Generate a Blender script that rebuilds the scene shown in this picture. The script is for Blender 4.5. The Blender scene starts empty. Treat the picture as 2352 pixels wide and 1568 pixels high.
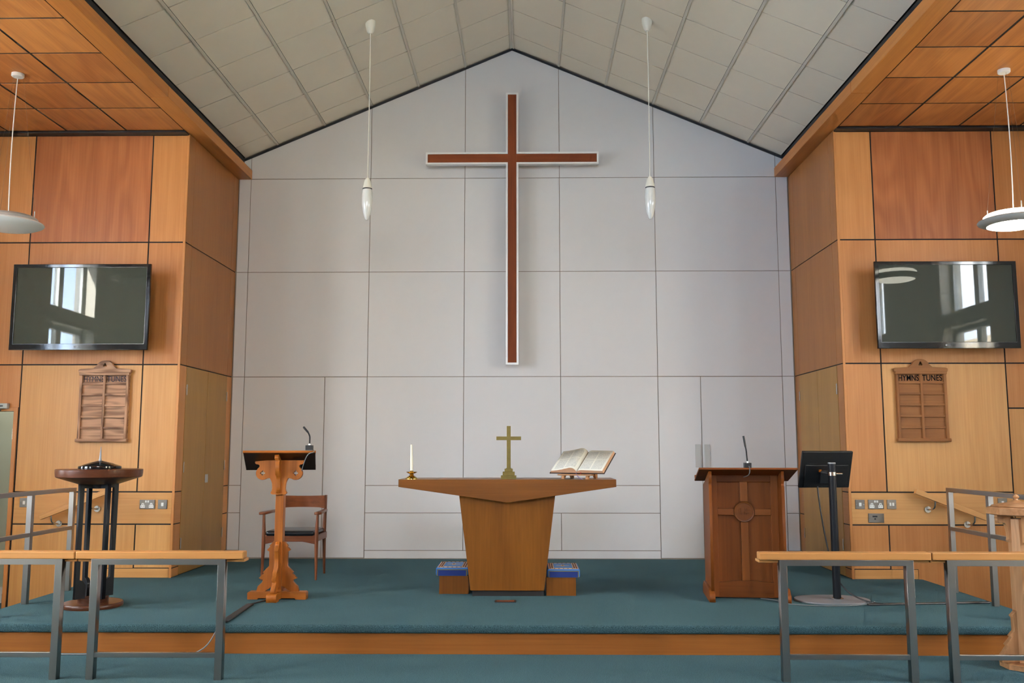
import bpy, bmesh, math, random
from mathutils import Vector, Matrix
random.seed(7)
scene = bpy.context.scene
COL = scene.collection

# ------------------------------------------------------------------ camera
CAM_LOC = Vector((.156, 0.0, 1.207))
YAW, PITCH, ROLL, FPX = .01534, .11768, -.00023, 2083.467
cd = bpy.data.cameras.new('camera'); cd.sensor_width = 36.0; cd.lens = FPX / 2352 * 36.0
cd.clip_start = .05; cd.clip_end = 200
cam = bpy.data.objects.new('camera', cd); COL.objects.link(cam)
_f = Vector((-math.sin(YAW) * math.cos(PITCH), math.cos(YAW) * math.cos(PITCH), math.sin(PITCH)))
_r = Vector((math.cos(YAW), math.sin(YAW), 0)); _u = _r.cross(_f)
_r2 = _r * math.cos(ROLL) + _u * math.sin(ROLL); _u2 = _u * math.cos(ROLL) - _r * math.sin(ROLL)
M = Matrix((_r2, _u2, -_f)).transposed().to_4x4(); M.translation = CAM_LOC
cam.matrix_world = M
scene.camera = cam

# ------------------------------------------------------------------ world, exposure
scene.view_settings.view_transform = 'Standard'
scene.view_settings.look = 'None'
scene.view_settings.gamma = 1.0
scene.view_settings.use_curve_mapping = False
scene.view_settings.exposure = 0.06
scene.cycles.use_denoising = True
scene.cycles.max_bounces = 6
scene.cycles.diffuse_bounces = 4
scene.cycles.glossy_bounces = 3
scene.cycles.transparent_max_bounces = 6
scene.cycles.caustics_reflective = False
scene.cycles.caustics_refractive = False
scene.cycles.use_adaptive_sampling = True
scene.cycles.adaptive_threshold = .14
scene.cycles.use_light_tree = False
scene.cycles.adaptive_min_samples = 16
scene.cycles.sample_clamp_indirect = 8.0
SKY_STRENGTH = 46.0
w = bpy.data.worlds.new('sky'); scene.world = w; w.use_nodes = True
nt = w.node_tree; nt.nodes.clear()
_o = nt.nodes.new('ShaderNodeOutputWorld'); _b = nt.nodes.new('ShaderNodeBackground')
_tc = nt.nodes.new('ShaderNodeTexCoord'); _n = nt.nodes.new('ShaderNodeTexNoise')
_rmp = nt.nodes.new('ShaderNodeValToRGB')
_n.inputs['Scale'].default_value = 2.2; _n.inputs['Detail'].default_value = 5
_rmp.color_ramp.elements[0].position = .38; _rmp.color_ramp.elements[0].color = (.40, .60, .96, 1)
_rmp.color_ramp.elements[1].position = .56; _rmp.color_ramp.elements[1].color = (.98, .97, .985, 1)
nt.links.new(_tc.outputs['Generated'], _n.inputs['Vector']); nt.links.new(_n.outputs['Fac'], _rmp.inputs['Fac'])
nt.links.new(_rmp.outputs['Color'], _b.inputs['Color']); _b.inputs['Strength'].default_value = SKY_STRENGTH
nt.links.new(_b.outputs['Background'], _o.inputs['Surface'])

SUN_STRENGTH = 240.0
_sl = bpy.data.lights.new('sun', 'SUN'); _sl.energy = SUN_STRENGTH; _sl.angle = .009; _sl.color = (1, .97, .93)
_so = bpy.data.objects.new('sun', _sl); COL.objects.link(_so)
_so.rotation_euler = Vector((.32, -.60, -.72)).to_track_quat('-Z', 'Y').to_euler()
WIN_Y = {-1: ((6.75, .5), (4.84, 1.2), (1.5, 1.4)), 1: ((4.9, 1.3), (1.5, 1.5))}     # window centres and widths along the side walls
SIDE_X = 6.0
WIN_Z = ((.85, 2.86), (3.06, 4.16))
for s in (-1, 1):                    # daylight portals filling the window openings (they only guide the sky light)
    for yc, WIN_W in WIN_Y[s]:
        ld = bpy.data.lights.new('window_portal', 'AREA'); ld.shape = 'RECTANGLE'
        ld.size = WIN_W; ld.size_y = WIN_Z[1][1] - WIN_Z[0][0]; ld.cycles.is_portal = True
        lo = bpy.data.objects.new('window_portal', ld); COL.objects.link(lo)
        lo.location = (s * (SIDE_X + .32), yc, (WIN_Z[0][0] + WIN_Z[1][1]) / 2)
        lo.rotation_euler = (math.pi / 2, 0, math.pi / 2 * s)

REAR = -5.0
ADDED_GABLE_WIN = (-1.4, 1.4, 3.65, 5.05)      # unseen window added high in the rear gable to light the upper wall
ld = bpy.data.lights.new('window_portal', 'AREA'); ld.shape = 'RECTANGLE'; ld.size = 2.8; ld.size_y = 1.4; ld.cycles.is_portal = True
lo = bpy.data.objects.new('window_portal', ld); COL.objects.link(lo); lo.location = (0, REAR - .24, 4.35); lo.rotation_euler = (math.pi / 2, 0, 0)
# ------------------------------------------------------------------ materials
def new_mat(name):
    m = bpy.data.materials.new(name); m.use_nodes = True
    t = m.node_tree; t.nodes.clear()
    out = t.nodes.new('ShaderNodeOutputMaterial'); p = t.nodes.new('ShaderNodeBsdfPrincipled')
    t.links.new(p.outputs['BSDF'], out.inputs['Surface'])
    return m, t, p

def srgb(r, g, b):
    f = lambda c: (c / 255 / 12.92) if c / 255 <= .04045 else ((c / 255 + .055) / 1.055) ** 2.4
    return (f(r), f(g), f(b), 1)

def flat(name, col, rough=.5, metal=0.0, spec=.5, bump=0.0, bscale=200, var=0.0, coat=0.0, vscale=8):
    m, t, p = new_mat(name)
    p.inputs['Base Color'].default_value = col; p.inputs['Roughness'].default_value = rough
    p.inputs['Metallic'].default_value = metal; p.inputs['Specular IOR Level'].default_value = spec
    p.inputs['Coat Weight'].default_value = coat; p.inputs['Coat Roughness'].default_value = .1
    if bump or var:
        tc = t.nodes.new('ShaderNodeTexCoord')
    if var:
        n = t.nodes.new('ShaderNodeTexNoise'); n.inputs['Scale'].default_value = vscale; n.inputs['Detail'].default_value = 4
        t.links.new(tc.outputs['Object'], n.inputs['Vector'])
        mx = t.nodes.new('ShaderNodeMix'); mx.data_type = 'RGBA'
        mx.inputs[6].default_value = [c * (1 - var) for c in col[:3]] + [1]; mx.inputs[7].default_value = [min(1, c * (1 + var)) for c in col[:3]] + [1]
        t.links.new(n.outputs['Fac'], mx.inputs[0]); t.links.new(mx.outputs[2], p.inputs['Base Color'])
    if bump:
        n = t.nodes.new('ShaderNodeTexNoise'); n.inputs['Scale'].default_value = bscale; n.inputs['Detail'].default_value = 3
        b = t.nodes.new('ShaderNodeBump'); b.inputs['Strength'].default_value = bump; b.inputs['Distance'].default_value = .004
        t.links.new(tc.outputs['Object'], n.inputs['Vector']); t.links.new(n.outputs['Fac'], b.inputs['Height'])
        t.links.new(b.outputs['Normal'], p.inputs['Normal'])
    return m

def wood(name, dark, light, axis='Z', rough=.38, figure=.5, fine=.5, fscale=2.6, across=70, coat=.0, jitter=.10, bands=.35, ringmul=16, spec=.32):
    """Veneer: fine streaks, contour figure and broad leaf bands along one grain axis; every object gets its own offset and tone."""
    m, t, p = new_mat(name); L = t.links.new
    tc = t.nodes.new('ShaderNodeTexCoord'); oi = t.nodes.new('ShaderNodeObjectInfo')
    ad = t.nodes.new('ShaderNodeVectorMath'); ad.operation = 'MULTIPLY_ADD'
    mul = t.nodes.new('ShaderNodeCombineXYZ')
    for i in range(3): L(oi.outputs['Random'], mul.inputs[i])
    L(mul.outputs[0], ad.inputs[0]); ad.inputs[1].default_value = (37, 53, 71); L(tc.outputs['Object'], ad.inputs[2])
    def stretched(acr, alo, detail, dist=0.0):
        mp = t.nodes.new('ShaderNodeMapping'); sc = [acr] * 3; sc['XYZ'.index(axis)] = alo
        mp.inputs['Scale'].default_value = sc; L(ad.outputs[0], mp.inputs['Vector'])
        n = t.nodes.new('ShaderNodeTexNoise'); n.inputs['Scale'].default_value = 1; n.inputs['Detail'].default_value = detail
        n.inputs['Distortion'].default_value = dist; L(mp.outputs[0], n.inputs['Vector']); return n.outputs['Fac']
    def math_(op, a, b=None):
        n = t.nodes.new('ShaderNodeMath'); n.operation = op
        for i, v in enumerate((a, b)):
            if v is None: continue
            if isinstance(v, (int, float)): n.inputs[i].default_value = v
            else: L(v, n.inputs[i])
        return n.outputs[0]
    a = stretched(across, across * .02, 4)
    b = stretched(fscale, fscale * .16, 2)
    ring = math_('ADD', math_('MULTIPLY', math_('SINE', math_('MULTIPLY', b, ringmul * 6.283 / 2)), .5), .5)
    c = stretched(5, .12, 1)
    tot = math_('ADD', math_('MULTIPLY', math_('SUBTRACT', a, .5), fine * 1.6), .5)
    tot = math_('ADD', tot, math_('MULTIPLY', math_('SUBTRACT', ring, .5), figure * .55))
    tot = math_('ADD', tot, math_('MULTIPLY', math_('SUBTRACT', c, .5), bands * 1.6))
    tot = math_('ADD', tot, math_('MULTIPLY', math_('SUBTRACT', oi.outputs['Random'], .5), jitter * 4))
    mx = t.nodes.new('ShaderNodeMix'); mx.data_type = 'RGBA'; mx.clamp_factor = True
    mx.inputs[6].default_value = dark; mx.inputs[7].default_value = light
    L(tot, mx.inputs[0]); L(mx.outputs[2], p.inputs['Base Color'])
    p.inputs['Roughness'].default_value = rough; p.inputs['Specular IOR Level'].default_value = spec
    p.inputs['Coat Weight'].default_value = coat; p.inputs['Coat Roughness'].default_value = .15
    return m

MAT = {}
def wood3(key, dark, light, **k):
    for ax in 'XYZ': MAT[key + '_' + ax] = wood(key + '_' + ax, srgb(*dark), srgb(*light), axis=ax, **k)
wood3('red', (148, 84, 46), (188, 118, 70), figure=.5, ringmul=20, fscale=2.2)         # top row of wall veneer, ceiling panels
wood3('amber', (172, 108, 56), (205, 142, 84), figure=.25)                    # middle row
wood3('gold', (186, 128, 70), (218, 165, 102), figure=.22)                    # low row, boards, rails
wood3('door', (140, 98, 46), (176, 132, 70), figure=.12, jitter=.04)           # cupboard doors
wood3('ret', (140, 86, 42), (174, 116, 62), figure=.12, jitter=.05)            # return wall veneer
wood3('ceil', (146, 84, 40), (196, 128, 68), figure=.6, jitter=.16)
wood3('table', (100, 56, 15), (134, 82, 27), figure=.25, rough=.35, bands=.5)
wood3('beam', (156, 94, 42), (194, 126, 62), figure=.3)
wood3('riser', (122, 68, 25), (156, 96, 41), figure=.2)
wood3('railcap', (168, 112, 58), (200, 144, 84), figure=.2)
wood3('oak', (128, 68, 16), (186, 108, 38), figure=.55, rough=.42, fscale=6, ringmul=8)
wood3('pulpit', (96, 48, 13), (132, 72, 25), figure=.3, rough=.5, spec=.22)
wood3('darkoak', (42, 20, 9), (66, 34, 16), figure=.3)  # lectern desk board: dark stain with its underside shade put into the colour
wood3('pcross', (110, 58, 17), (144, 82, 30), figure=.3, rough=.4)
wood3('board', (104, 70, 48), (186, 142, 110), figure=1.3, fine=.9, rough=.6, fscale=7, ringmul=14)
wood3('brownboard', (118, 72, 36), (158, 104, 58), figure=.4, rough=.6)
wood3('teak', (92, 48, 26), (138, 78, 44), figure=.3, rough=.35, fscale=6)
wood3('cross', (92, 40, 15), (126, 62, 27), figure=.3, rough=.6, spec=.2)
wood3('mahog', (62, 32, 18), (100, 56, 34), figure=.3, rough=.3)
wood3('paleoak', (150, 104, 66), (196, 148, 104), figure=.5, fscale=8)
MAT['white_panel'] = flat('white_panel', srgb(212, 209, 207), .75, var=.02)
MAT['white_gap'] = flat('white_gap', srgb(140, 128, 114), .9)
MAT['tile'] = flat('tile', srgb(242, 232, 214), .95, var=.02)
MAT['gridbar'] = flat('gridbar', srgb(218, 211, 198), .85, spec=.2)
MAT['tile_gap'] = flat('tile_gap', srgb(104, 100, 92), .9)
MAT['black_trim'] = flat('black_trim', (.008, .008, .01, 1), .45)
MAT['gap'] = flat('gap', (.012, .009, .008, 1), .8)
MAT['plaster'] = flat('plaster', srgb(214, 208, 196), .9, var=.02)
MAT['green_wall'] = flat('green_wall', srgb(176, 180, 160), .8)
MAT['dark_floor'] = flat('dark_floor', srgb(46, 56, 54), .8)
MAT['white_gloss'] = flat('white_gloss', srgb(232, 230, 226), .3)
MAT['white_plastic'] = flat('white_plastic', srgb(236, 234, 228), .35)
MAT['cream_plastic'] = flat('cream_plastic', srgb(238, 234, 220), .4)
MAT['opal'] = flat('opal', srgb(226, 226, 222), .08, spec=.6)
MAT['grey_metal'] = flat('grey_metal', srgb(170, 172, 168), .4, metal=.2)
MAT['handle_grey'] = flat('handle_grey', srgb(186, 184, 178), .5)
MAT['wire'] = flat('wire', srgb(96, 84, 66), .5)
MAT['black'] = flat('black', (.012, .012, .014, 1), .4)
MAT['black_gloss'] = flat('black_gloss', (.008, .008, .009, 1), .08)
MAT['black_paint'] = flat('black_paint', (.008, .009, .012, 1), .45, spec=.25)
MAT['leather'] = flat('leather', (.01, .01, .012, 1), .22, bump=.1, bscale=120)
MAT['chrome'] = flat('chrome', (.62, .61, .58, 1), .18, metal=1)
MAT['silver'] = flat('silver', srgb(140, 142, 146), .5, metal=.25)
MAT['brass'] = flat('brass', (.58, .40, .10, 1), .2, metal=1)
MAT['old_brass'] = flat('old_brass', (.20, .145, .035, 1), .45, metal=.55, var=.25, vscale=25)
MAT['wax'] = flat('wax', srgb(236, 230, 210), .5)
MAT['navy'] = flat('navy', srgb(22, 44, 110), .9, bump=.6, bscale=400)
MAT['sky_wool'] = flat('sky_wool', srgb(52, 110, 180), .9, bump=.6, bscale=400)
MAT['pale_wool'] = flat('pale_wool', srgb(96, 140, 196), .9, bump=.6, bscale=400)
MAT['tan_wool'] = flat('tan_wool', srgb(206, 172, 136), .9, bump=.6, bscale=400)
MAT['maroon_wool'] = flat('maroon_wool', srgb(88, 32, 32), .9, bump=.6, bscale=400)
MAT['olive_wool'] = flat('olive_wool', srgb(110, 104, 60), .9)
MAT['page_edge'] = flat('page_edge', srgb(196, 152, 118), .7, var=.12, vscale=60)
MAT['cover'] = flat('cover', srgb(48, 36, 34), .5)
MAT['lilac'] = flat('lilac', srgb(128, 112, 160), .6)
MAT['scarlet'] = flat('scarlet', srgb(170, 40, 44), .6)
MAT['lettering'] = flat('lettering', (.006, .006, .007, 1), .9, spec=.1)
MAT['faded_lettering'] = flat('faded_lettering', srgb(54, 54, 66), .9, spec=.1)
MAT['cable_grey'] = flat('cable_grey', srgb(120, 122, 124), .5)
MAT['paving'] = flat('paving', srgb(208, 203, 194), .9, var=.1)
MAT['leaf'] = flat('leaf', srgb(70, 120, 44), .7, var=.3)
MAT['sign_red'] = flat('sign_red', srgb(180, 40, 40), .5)
MAT['frame_white'] = flat('frame_white', srgb(220, 222, 220), .4)
MAT['monitor_plastic'] = flat('monitor_plastic', (.009, .009, .010, 1), .45, spec=.3)
MAT['plate_steel'] = flat('plate_steel', (.25, .225, .20, 1), .28, metal=1)

def brushed(name, col, axis):
    m, t, p = new_mat(name); L = t.links.new
    tc = t.nodes.new('ShaderNodeTexCoord'); mp = t.nodes.new('ShaderNodeMapping'); sc = [220.0] * 3; sc['XYZ'.index(axis)] = 2.0
    mp.inputs['Scale'].default_value = sc; n = t.nodes.new('ShaderNodeTexNoise'); n.inputs['Scale'].default_value = 1
    L(tc.outputs['Object'], mp.inputs['Vector']); L(mp.outputs[0], n.inputs['Vector'])
    mr = t.nodes.new('ShaderNodeMapRange'); mr.inputs['To Min'].default_value = .27; mr.inputs['To Max'].default_value = .30
    L(n.outputs['Fac'], mr.inputs['Value']); L(mr.outputs[0], p.inputs['Roughness'])
    p.inputs['Base Color'].default_value = col; p.inputs['Metallic'].default_value = 1
    return m
for ax in 'XYZ': MAT['steel_' + ax] = brushed('steel_' + ax, (.37, .345, .325, 1), ax)

def carpet_mat():
    m, t, p = new_mat('carpet'); L = t.links.new
    tc = t.nodes.new('ShaderNodeTexCoord')
    def noise(s, d):
        n = t.nodes.new('ShaderNodeTexNoise'); n.inputs['Scale'].default_value = s; n.inputs['Detail'].default_value = d
        L(tc.outputs['Object'], n.inputs['Vector']); return n
    a, b = noise(200, 3), noise(2.2, 3)
    r = t.nodes.new('ShaderNodeValToRGB'); e = r.color_ramp.elements
    e[0].position = .32; e[0].color = srgb(28, 50, 55); e[1].position = .70; e[1].color = srgb(80, 109, 115)
    L(a.outputs['Fac'], r.inputs['Fac'])
    hs = t.nodes.new('ShaderNodeHueSaturation'); mr = t.nodes.new('ShaderNodeMapRange')
    mr.inputs['To Min'].default_value = .86; mr.inputs['To Max'].default_value = 1.14
    L(b.outputs['Fac'], mr.inputs['Value']); L(mr.outputs[0], hs.inputs['Value']); L(r.outputs['Color'], hs.inputs['Color'])
    L(hs.outputs['Color'], p.inputs['Base Color']); p.inputs['Roughness'].default_value = .95
    p.inputs['Specular IOR Level'].default_value = .1
    p.inputs['Sheen Weight'].default_value = .2; p.inputs['Sheen Roughness'].default_value = .35; p.inputs['Sheen Tint'].default_value = srgb(150, 196, 200)
    bp = t.nodes.new('ShaderNodeBump'); bp.inputs['Strength'].default_value = .9; bp.inputs['Distance'].default_value = .008
    L(a.outputs['Fac'], bp.inputs['Height']); L(bp.outputs['Normal'], p.inputs['Normal'])
    return m
MAT['carpet'] = carpet_mat()

def glass_mat(name, tint):
    m = bpy.data.materials.new(name); m.use_nodes = True; t = m.node_tree; t.nodes.clear()
    o = t.nodes.new('ShaderNodeOutputMaterial'); mx = t.nodes.new('ShaderNodeMixShader')
    tr = t.nodes.new('ShaderNodeBsdfTransparent'); gl = t.nodes.new('ShaderNodeBsdfGlossy'); fr = t.nodes.new('ShaderNodeLayerWeight'); pw = t.nodes.new('ShaderNodeMath'); ml = t.nodes.new('ShaderNodeMath')
    tr.inputs['Color'].default_value = tint; gl.inputs['Roughness'].default_value = .01; fr.inputs['Blend'].default_value = .5; pw.operation = 'POWER'; pw.inputs[1].default_value = 4; ml.operation = 'MULTIPLY_ADD'; ml.inputs[1].default_value = .5; ml.inputs[2].default_value = .04
    t.links.new(fr.outputs['Facing'], pw.inputs[0]); t.links.new(pw.outputs[0], ml.inputs[0]); t.links.new(ml.outputs[0], mx.inputs[0]); t.links.new(tr.outputs[0], mx.inputs[1]); t.links.new(gl.outputs[0], mx.inputs[2])
    t.links.new(mx.outputs[0], o.inputs['Surface']); return m
MAT['glass'] = glass_mat('glass', (.96, .98, .97, 1))

def screen_mat():
    m, t, p = new_mat('tv_screen')
    p.inputs['Base Color'].default_value = (.050, .056, .044, 1); p.inputs['Roughness'].default_value = .02
    p.inputs['IOR'].default_value = 1.42; p.inputs['Specular IOR Level'].default_value = .5
    return m
MAT['screen'] = screen_mat()

def emit(name, col, strength):
    m, t, p = new_mat(name)
    p.inputs['Base Color'].default_value = (.9, .9, .86, 1); p.inputs['Emission Color'].default_value = col
    p.inputs['Emission Strength'].default_value = strength; return m
MAT['lamp_on'] = emit('lamp_on', (1, .97, .80, 1), 12)
MAT['corridor_fill'] = emit('corridor_fill', (1, .98, .92, 1), 160)  # glow of the lamp added to light the corridor
MAT['diffuser_off'] = flat('diffuser_off', srgb(236, 238, 234), .35)

def print_mat():
    """Bible page: cream paper with two columns of fine grey print in rows."""
    m, t, p = new_mat('printed_page'); L = t.links.new
    uv = t.nodes.new('ShaderNodeUVMap'); sp = t.nodes.new('ShaderNodeSeparateXYZ'); L(uv.outputs[0], sp.inputs[0])
    def mt(op, a, b=None, c=None):
        n = t.nodes.new('ShaderNodeMath'); n.operation = op
        for i, v in enumerate((a, b, c)):
            if v is None: continue
            if isinstance(v, (int, float)): n.inputs[i].default_value = v
            else: L(v, n.inputs[i])
        return n.outputs[0]
    u, v = sp.outputs[0], sp.outputs[1]
    rows = mt('GREATER_THAN', mt('FRACT', mt('MULTIPLY', v, 42)), .45)
    nz = t.nodes.new('ShaderNodeTexNoise'); mp = t.nodes.new('ShaderNodeMapping'); mp.inputs['Scale'].default_value = (70, 42, 1)
    L(uv.outputs[0], mp.inputs[0]); L(mp.outputs[0], nz.inputs['Vector']); nz.inputs['Scale'].default_value = 1
    ink = mt('MULTIPLY', rows, mt('GREATER_THAN', nz.outputs['Fac'], .44))
    cols = mt('MULTIPLY', mt('MULTIPLY', mt('GREATER_THAN', u, .09), mt('LESS_THAN', u, .92)), mt('GREATER_THAN', mt('ABSOLUTE', mt('SUBTRACT', u, .5)), .022))
    rws = mt('MULTIPLY', mt('GREATER_THAN', v, .07), mt('LESS_THAN', v, .92))
    rws = mt('MULTIPLY', rws, mt('GREATER_THAN', mt('ABSOLUTE', mt('SUBTRACT', v, .55)), .012))
    ink = mt('MULTIPLY', ink, mt('MULTIPLY', cols, rws))
    mx = t.nodes.new('ShaderNodeMix'); mx.data_type = 'RGBA'; mx.inputs[6].default_value = srgb(226, 222, 206); mx.inputs[7].default_value = srgb(160, 160, 156)
    L(ink, mx.inputs[0]); L(mx.outputs[2], p.inputs['Base Color']); p.inputs['Roughness'].default_value = .6
    return m
MAT['page'] = print_mat()

def brick_mat():
    m, t, p = new_mat('brickwork'); L = t.links.new
    tc = t.nodes.new('ShaderNodeTexCoord'); mp = t.nodes.new('ShaderNodeMapping'); mp.inputs['Rotation'].default_value = (math.pi / 2, 0, math.pi / 2)
    b = t.nodes.new('ShaderNodeTexBrick'); b.inputs['Color1'].default_value = srgb(214, 196, 160); b.inputs['Color2'].default_value = srgb(190, 168, 132); b.inputs['Mortar'].default_value = srgb(180, 176, 168)
    b.inputs['Scale'].default_value = 4.5
    L(tc.outputs['Object'], mp.inputs[0]); L(mp.outputs[0], b.inputs['Vector']); L(b.outputs['Color'], p.inputs['Base Color']); return m
MAT['brick'] = brick_mat()

# ------------------------------------------------------------------ mesh helpers
def bx(bm, x0, x1, y0, y1, z0, z1, mi=0):
    vs = [bm.verts.new(p) for p in ((x0, y0, z0), (x1, y0, z0), (x1, y1, z0), (x0, y1, z0), (x0, y0, z1), (x1, y0, z1), (x1, y1, z1), (x0, y1, z1))]
    for q in ((3, 2, 1, 0), (4, 5, 6, 7), (0, 1, 5, 4), (1, 2, 6, 5), (2, 3, 7, 6), (3, 0, 4, 7)):
        f = bm.faces.new([vs[i] for i in q]); f.material_index = mi
def to_mesh(name, bm, mat, smooth=False):
    bmesh.ops.recalc_face_normals(bm, faces=bm.faces)
    me = bpy.data.meshes.new(name); bm.to_mesh(me); bm.free()
    if mat is not None: me.materials.append(MAT[mat] if isinstance(mat, str) else mat)
    if smooth: me.polygons.foreach_set('use_smooth', [True] * len(me.polygons))
    return me
def link(name, me, parent=None, loc=(0, 0, 0), rot=(0, 0, 0)):
    o = bpy.data.objects.new(name, me); COL.objects.link(o); o.location = loc; o.rotation_euler = rot
    if parent is not None: o.parent = parent
    return o
def smooth_by_angle(me, ang=40):
    me.polygons.foreach_set('use_smooth', [True] * len(me.polygons))
    bm = bmesh.new(); bm.from_mesh(me); a = math.radians(ang)
    for e in bm.edges:
        if len(e.link_faces) == 2 and e.calc_face_angle(0) > a: e.smooth = False
    bm.to_mesh(me); bm.free()
def bevel(o, wd, seg=2):
    m = o.modifiers.new('bevel', 'BEVEL'); m.width = wd; m.segments = seg; m.limit_method = 'ANGLE'; return o
_CACHE = {}
def box(name, x0, x1, y0, y1, z0, z1, mat, parent=None, bev=0, off=(0, 0, 0)):
    """One box as an object whose origin is its own centre (same-size boxes share a mesh)."""
    sx, sy, sz = abs(x1 - x0), abs(y1 - y0), abs(z1 - z0); key = (round(sx, 4), round(sy, 4), round(sz, 4), mat)
    if key not in _CACHE:
        bm = bmesh.new(); bx(bm, -sx / 2, sx / 2, -sy / 2, sy / 2, -sz / 2, sz / 2); _CACHE[key] = to_mesh(name, bm, mat)
    o = link(name, _CACHE[key], parent, ((x0 + x1) / 2 - off[0], (y0 + y1) / 2 - off[1], (z0 + z1) / 2 - off[2]))
    if bev: bevel(o, bev)
    return o
def lathe(name, prof, mat, parent=None, loc=(0, 0, 0), n=40, smooth=True, rot=(0, 0, 0), ang=40):
    bm = bmesh.new(); rings = []
    for r, z in prof:
        if r < 1e-5: rings.append([bm.verts.new((0, 0, z))])
        else: rings.append([bm.verts.new((r * math.cos(2 * math.pi * i / n), r * math.sin(2 * math.pi * i / n), z)) for i in range(n)])
    for a, b in zip(rings, rings[1:]):
        for i in range(n):
            j = (i + 1) % n
            if len(a) == 1 and len(b) == 1: continue
            if len(a) == 1: bm.faces.new((a[0], b[i], b[j]))
            elif len(b) == 1: bm.faces.new((a[i], a[j], b[0]))
            else: bm.faces.new((a[i], a[j], b[j], b[i]))
    for rg in (rings[0], rings[-1]):
        if len(rg) > 1: bm.faces.new(rg)
    me = to_mesh(name, bm, mat)
    if smooth: smooth_by_angle(me, ang)
    return link(name, me, parent, loc, rot)
def curve_to_mesh(cu, mat):
    o = bpy.data.objects.new('tmp', cu); COL.objects.link(o); bpy.context.view_layer.update()
    me = bpy.data.meshes.new_from_object(o.evaluated_get(bpy.context.evaluated_depsgraph_get()))
    bpy.data.objects.remove(o); bpy.data.curves.remove(cu); me.materials.clear(); me.materials.append(MAT[mat]); return me
def shape(name, outlines, depth, mat, parent=None, loc=(0, 0, 0), rot=(math.pi / 2, 0, 0), bev=0.0):
    """Flat outline(s) (inner ones are holes) given thickness; default stands upright facing -Y, outline in X-Z."""
    cu = bpy.data.curves.new(name, 'CURVE'); cu.dimensions = '2D'; cu.fill_mode = 'BOTH'; cu.extrude = depth / 2 - bev; cu.bevel_depth = bev
    for pts in outlines:
        s = cu.splines.new('POLY'); s.points.add(len(pts) - 1); s.use_cyclic_u = True
        for p, q in zip(s.points, pts): p.co = (q[0], q[1], 0, 1)
    me = curve_to_mesh(cu, mat); me.name = name
    # bake the standing rotation so that the grain axes stay true
    me.transform(Matrix.Rotation(rot[2], 4, 'Z') @ Matrix.Rotation(rot[1], 4, 'Y') @ Matrix.Rotation(rot[0], 4, 'X'))
    return link(name, me, parent, loc)
def tube(name, pts, r, mat, parent=None, loc=(0, 0, 0), res=4, smoothpath=True):
    cu = bpy.data.curves.new(name, 'CURVE'); cu.dimensions = '3D'; cu.bevel_depth = r; cu.bevel_resolution = res; cu.use_fill_caps = True
    if smoothpath and len(pts) > 2:
        s = cu.splines.new('NURBS'); s.points.add(len(pts) - 1); s.use_endpoint_u = True; s.order_u = 3; s.resolution_u = 8
    else:
        s = cu.splines.new('POLY'); s.points.add(len(pts) - 1)
    for p, q in zip(s.points, pts): p.co = (*q, 1)
    me = curve_to_mesh(cu, mat); me.name = name; smooth_by_angle(me, 50)
    return link(name, me, parent, loc)
def text(name, body, size, mat, parent, loc, rot=(math.pi / 2, 0, 0), extrude=.0006, xscale=1.0, bold=0.0):
    cu = bpy.data.curves.new(name, 'FONT'); cu.body = body; cu.size = size; cu.extrude = extrude; cu.offset = bold
    cu.align_x = 'CENTER'; cu.align_y = 'CENTER'
    me = curve_to_mesh(cu, mat); me.name = name
    me.transform(Matrix.Diagonal((xscale, 1, 1, 1)))
    me.transform(Matrix.Rotation(rot[2], 4, 'Z') @ Matrix.Rotation(rot[1], 4, 'Y') @ Matrix.Rotation(rot[0], 4, 'X'))
    return link(name, me, parent, loc)
def arc(cx, cy, r, a0, a1, n=10):
    return [(cx + r * math.cos(math.radians(a0 + (a1 - a0) * i / n)), cy + r * math.sin(math.radians(a0 + (a1 - a0) * i / n))) for i in range(n + 1)]
def struct(o):
    o['kind'] = 'structure'; return o
def empty(name, loc, label, cat, group=None, rz=0.0):
    o = bpy.data.objects.new(name, None); COL.objects.link(o); o.location = loc; o.rotation_euler = (0, 0, rz); o.empty_display_size = .1
    return tag(o, label, cat, group)
def tag(o, label, cat, group=None):
    o['label'] = label; o['category'] = cat
    if group: o['group'] = group
    return o
def copy_tree(o, parent=None):
    c = o.copy(); COL.objects.link(c)
    if parent is not None: c.parent = parent
    for ch in [q for q in bpy.data.objects if q.parent == o]: copy_tree(ch, c)
    return c
def root_box(name, x0, x1, y0, y1, z0, z1, mat): return struct(box(name, x0, x1, y0, y1, z0, z1, mat))

# ------------------------------------------------------------------ dimensions (metres; platform top is z = 0)
D, W = 10.25, 8.70                    # back wall, timber walls of the side bays
OPEN = 3.18                           # half width of the chancel opening
R1, R2, R3, R4, R5, R6 = 4.33, 3.226, 2.018, .80, .497, .088   # panel joints
APEX, SLOPE = 5.902, .4265
FLOOR, WELL = -.20, -.40
STEP_Y, EDGE_X = 6.43, 3.86
def zc(x): return APEX - SLOPE * abs(x)

# ------------------------------------------------------------------ floors
fl = root_box('floor', -SIDE_X, SIDE_X, REAR, STEP_Y + .3, FLOOR - .1, FLOOR, 'carpet')
for s in (-1, 1):
    a, b = sorted((s * (EDGE_X - .02), s * SIDE_X))
    box('floor_landing', a, b, STEP_Y + .3, W + 1.6, WELL - .1, WELL, 'carpet', fl, off=fl.location)
    a, b = sorted((s * (EDGE_X - .02), s * (EDGE_X + .32)))
    box('step', a, b, STEP_Y + .3, W - .03, WELL, FLOOR, 'carpet', fl, off=fl.location)
pf = root_box('floor_platform', -EDGE_X + .03, EDGE_X - .03, STEP_Y + .04, D - .02, WELL, -.06, 'gap')
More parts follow.
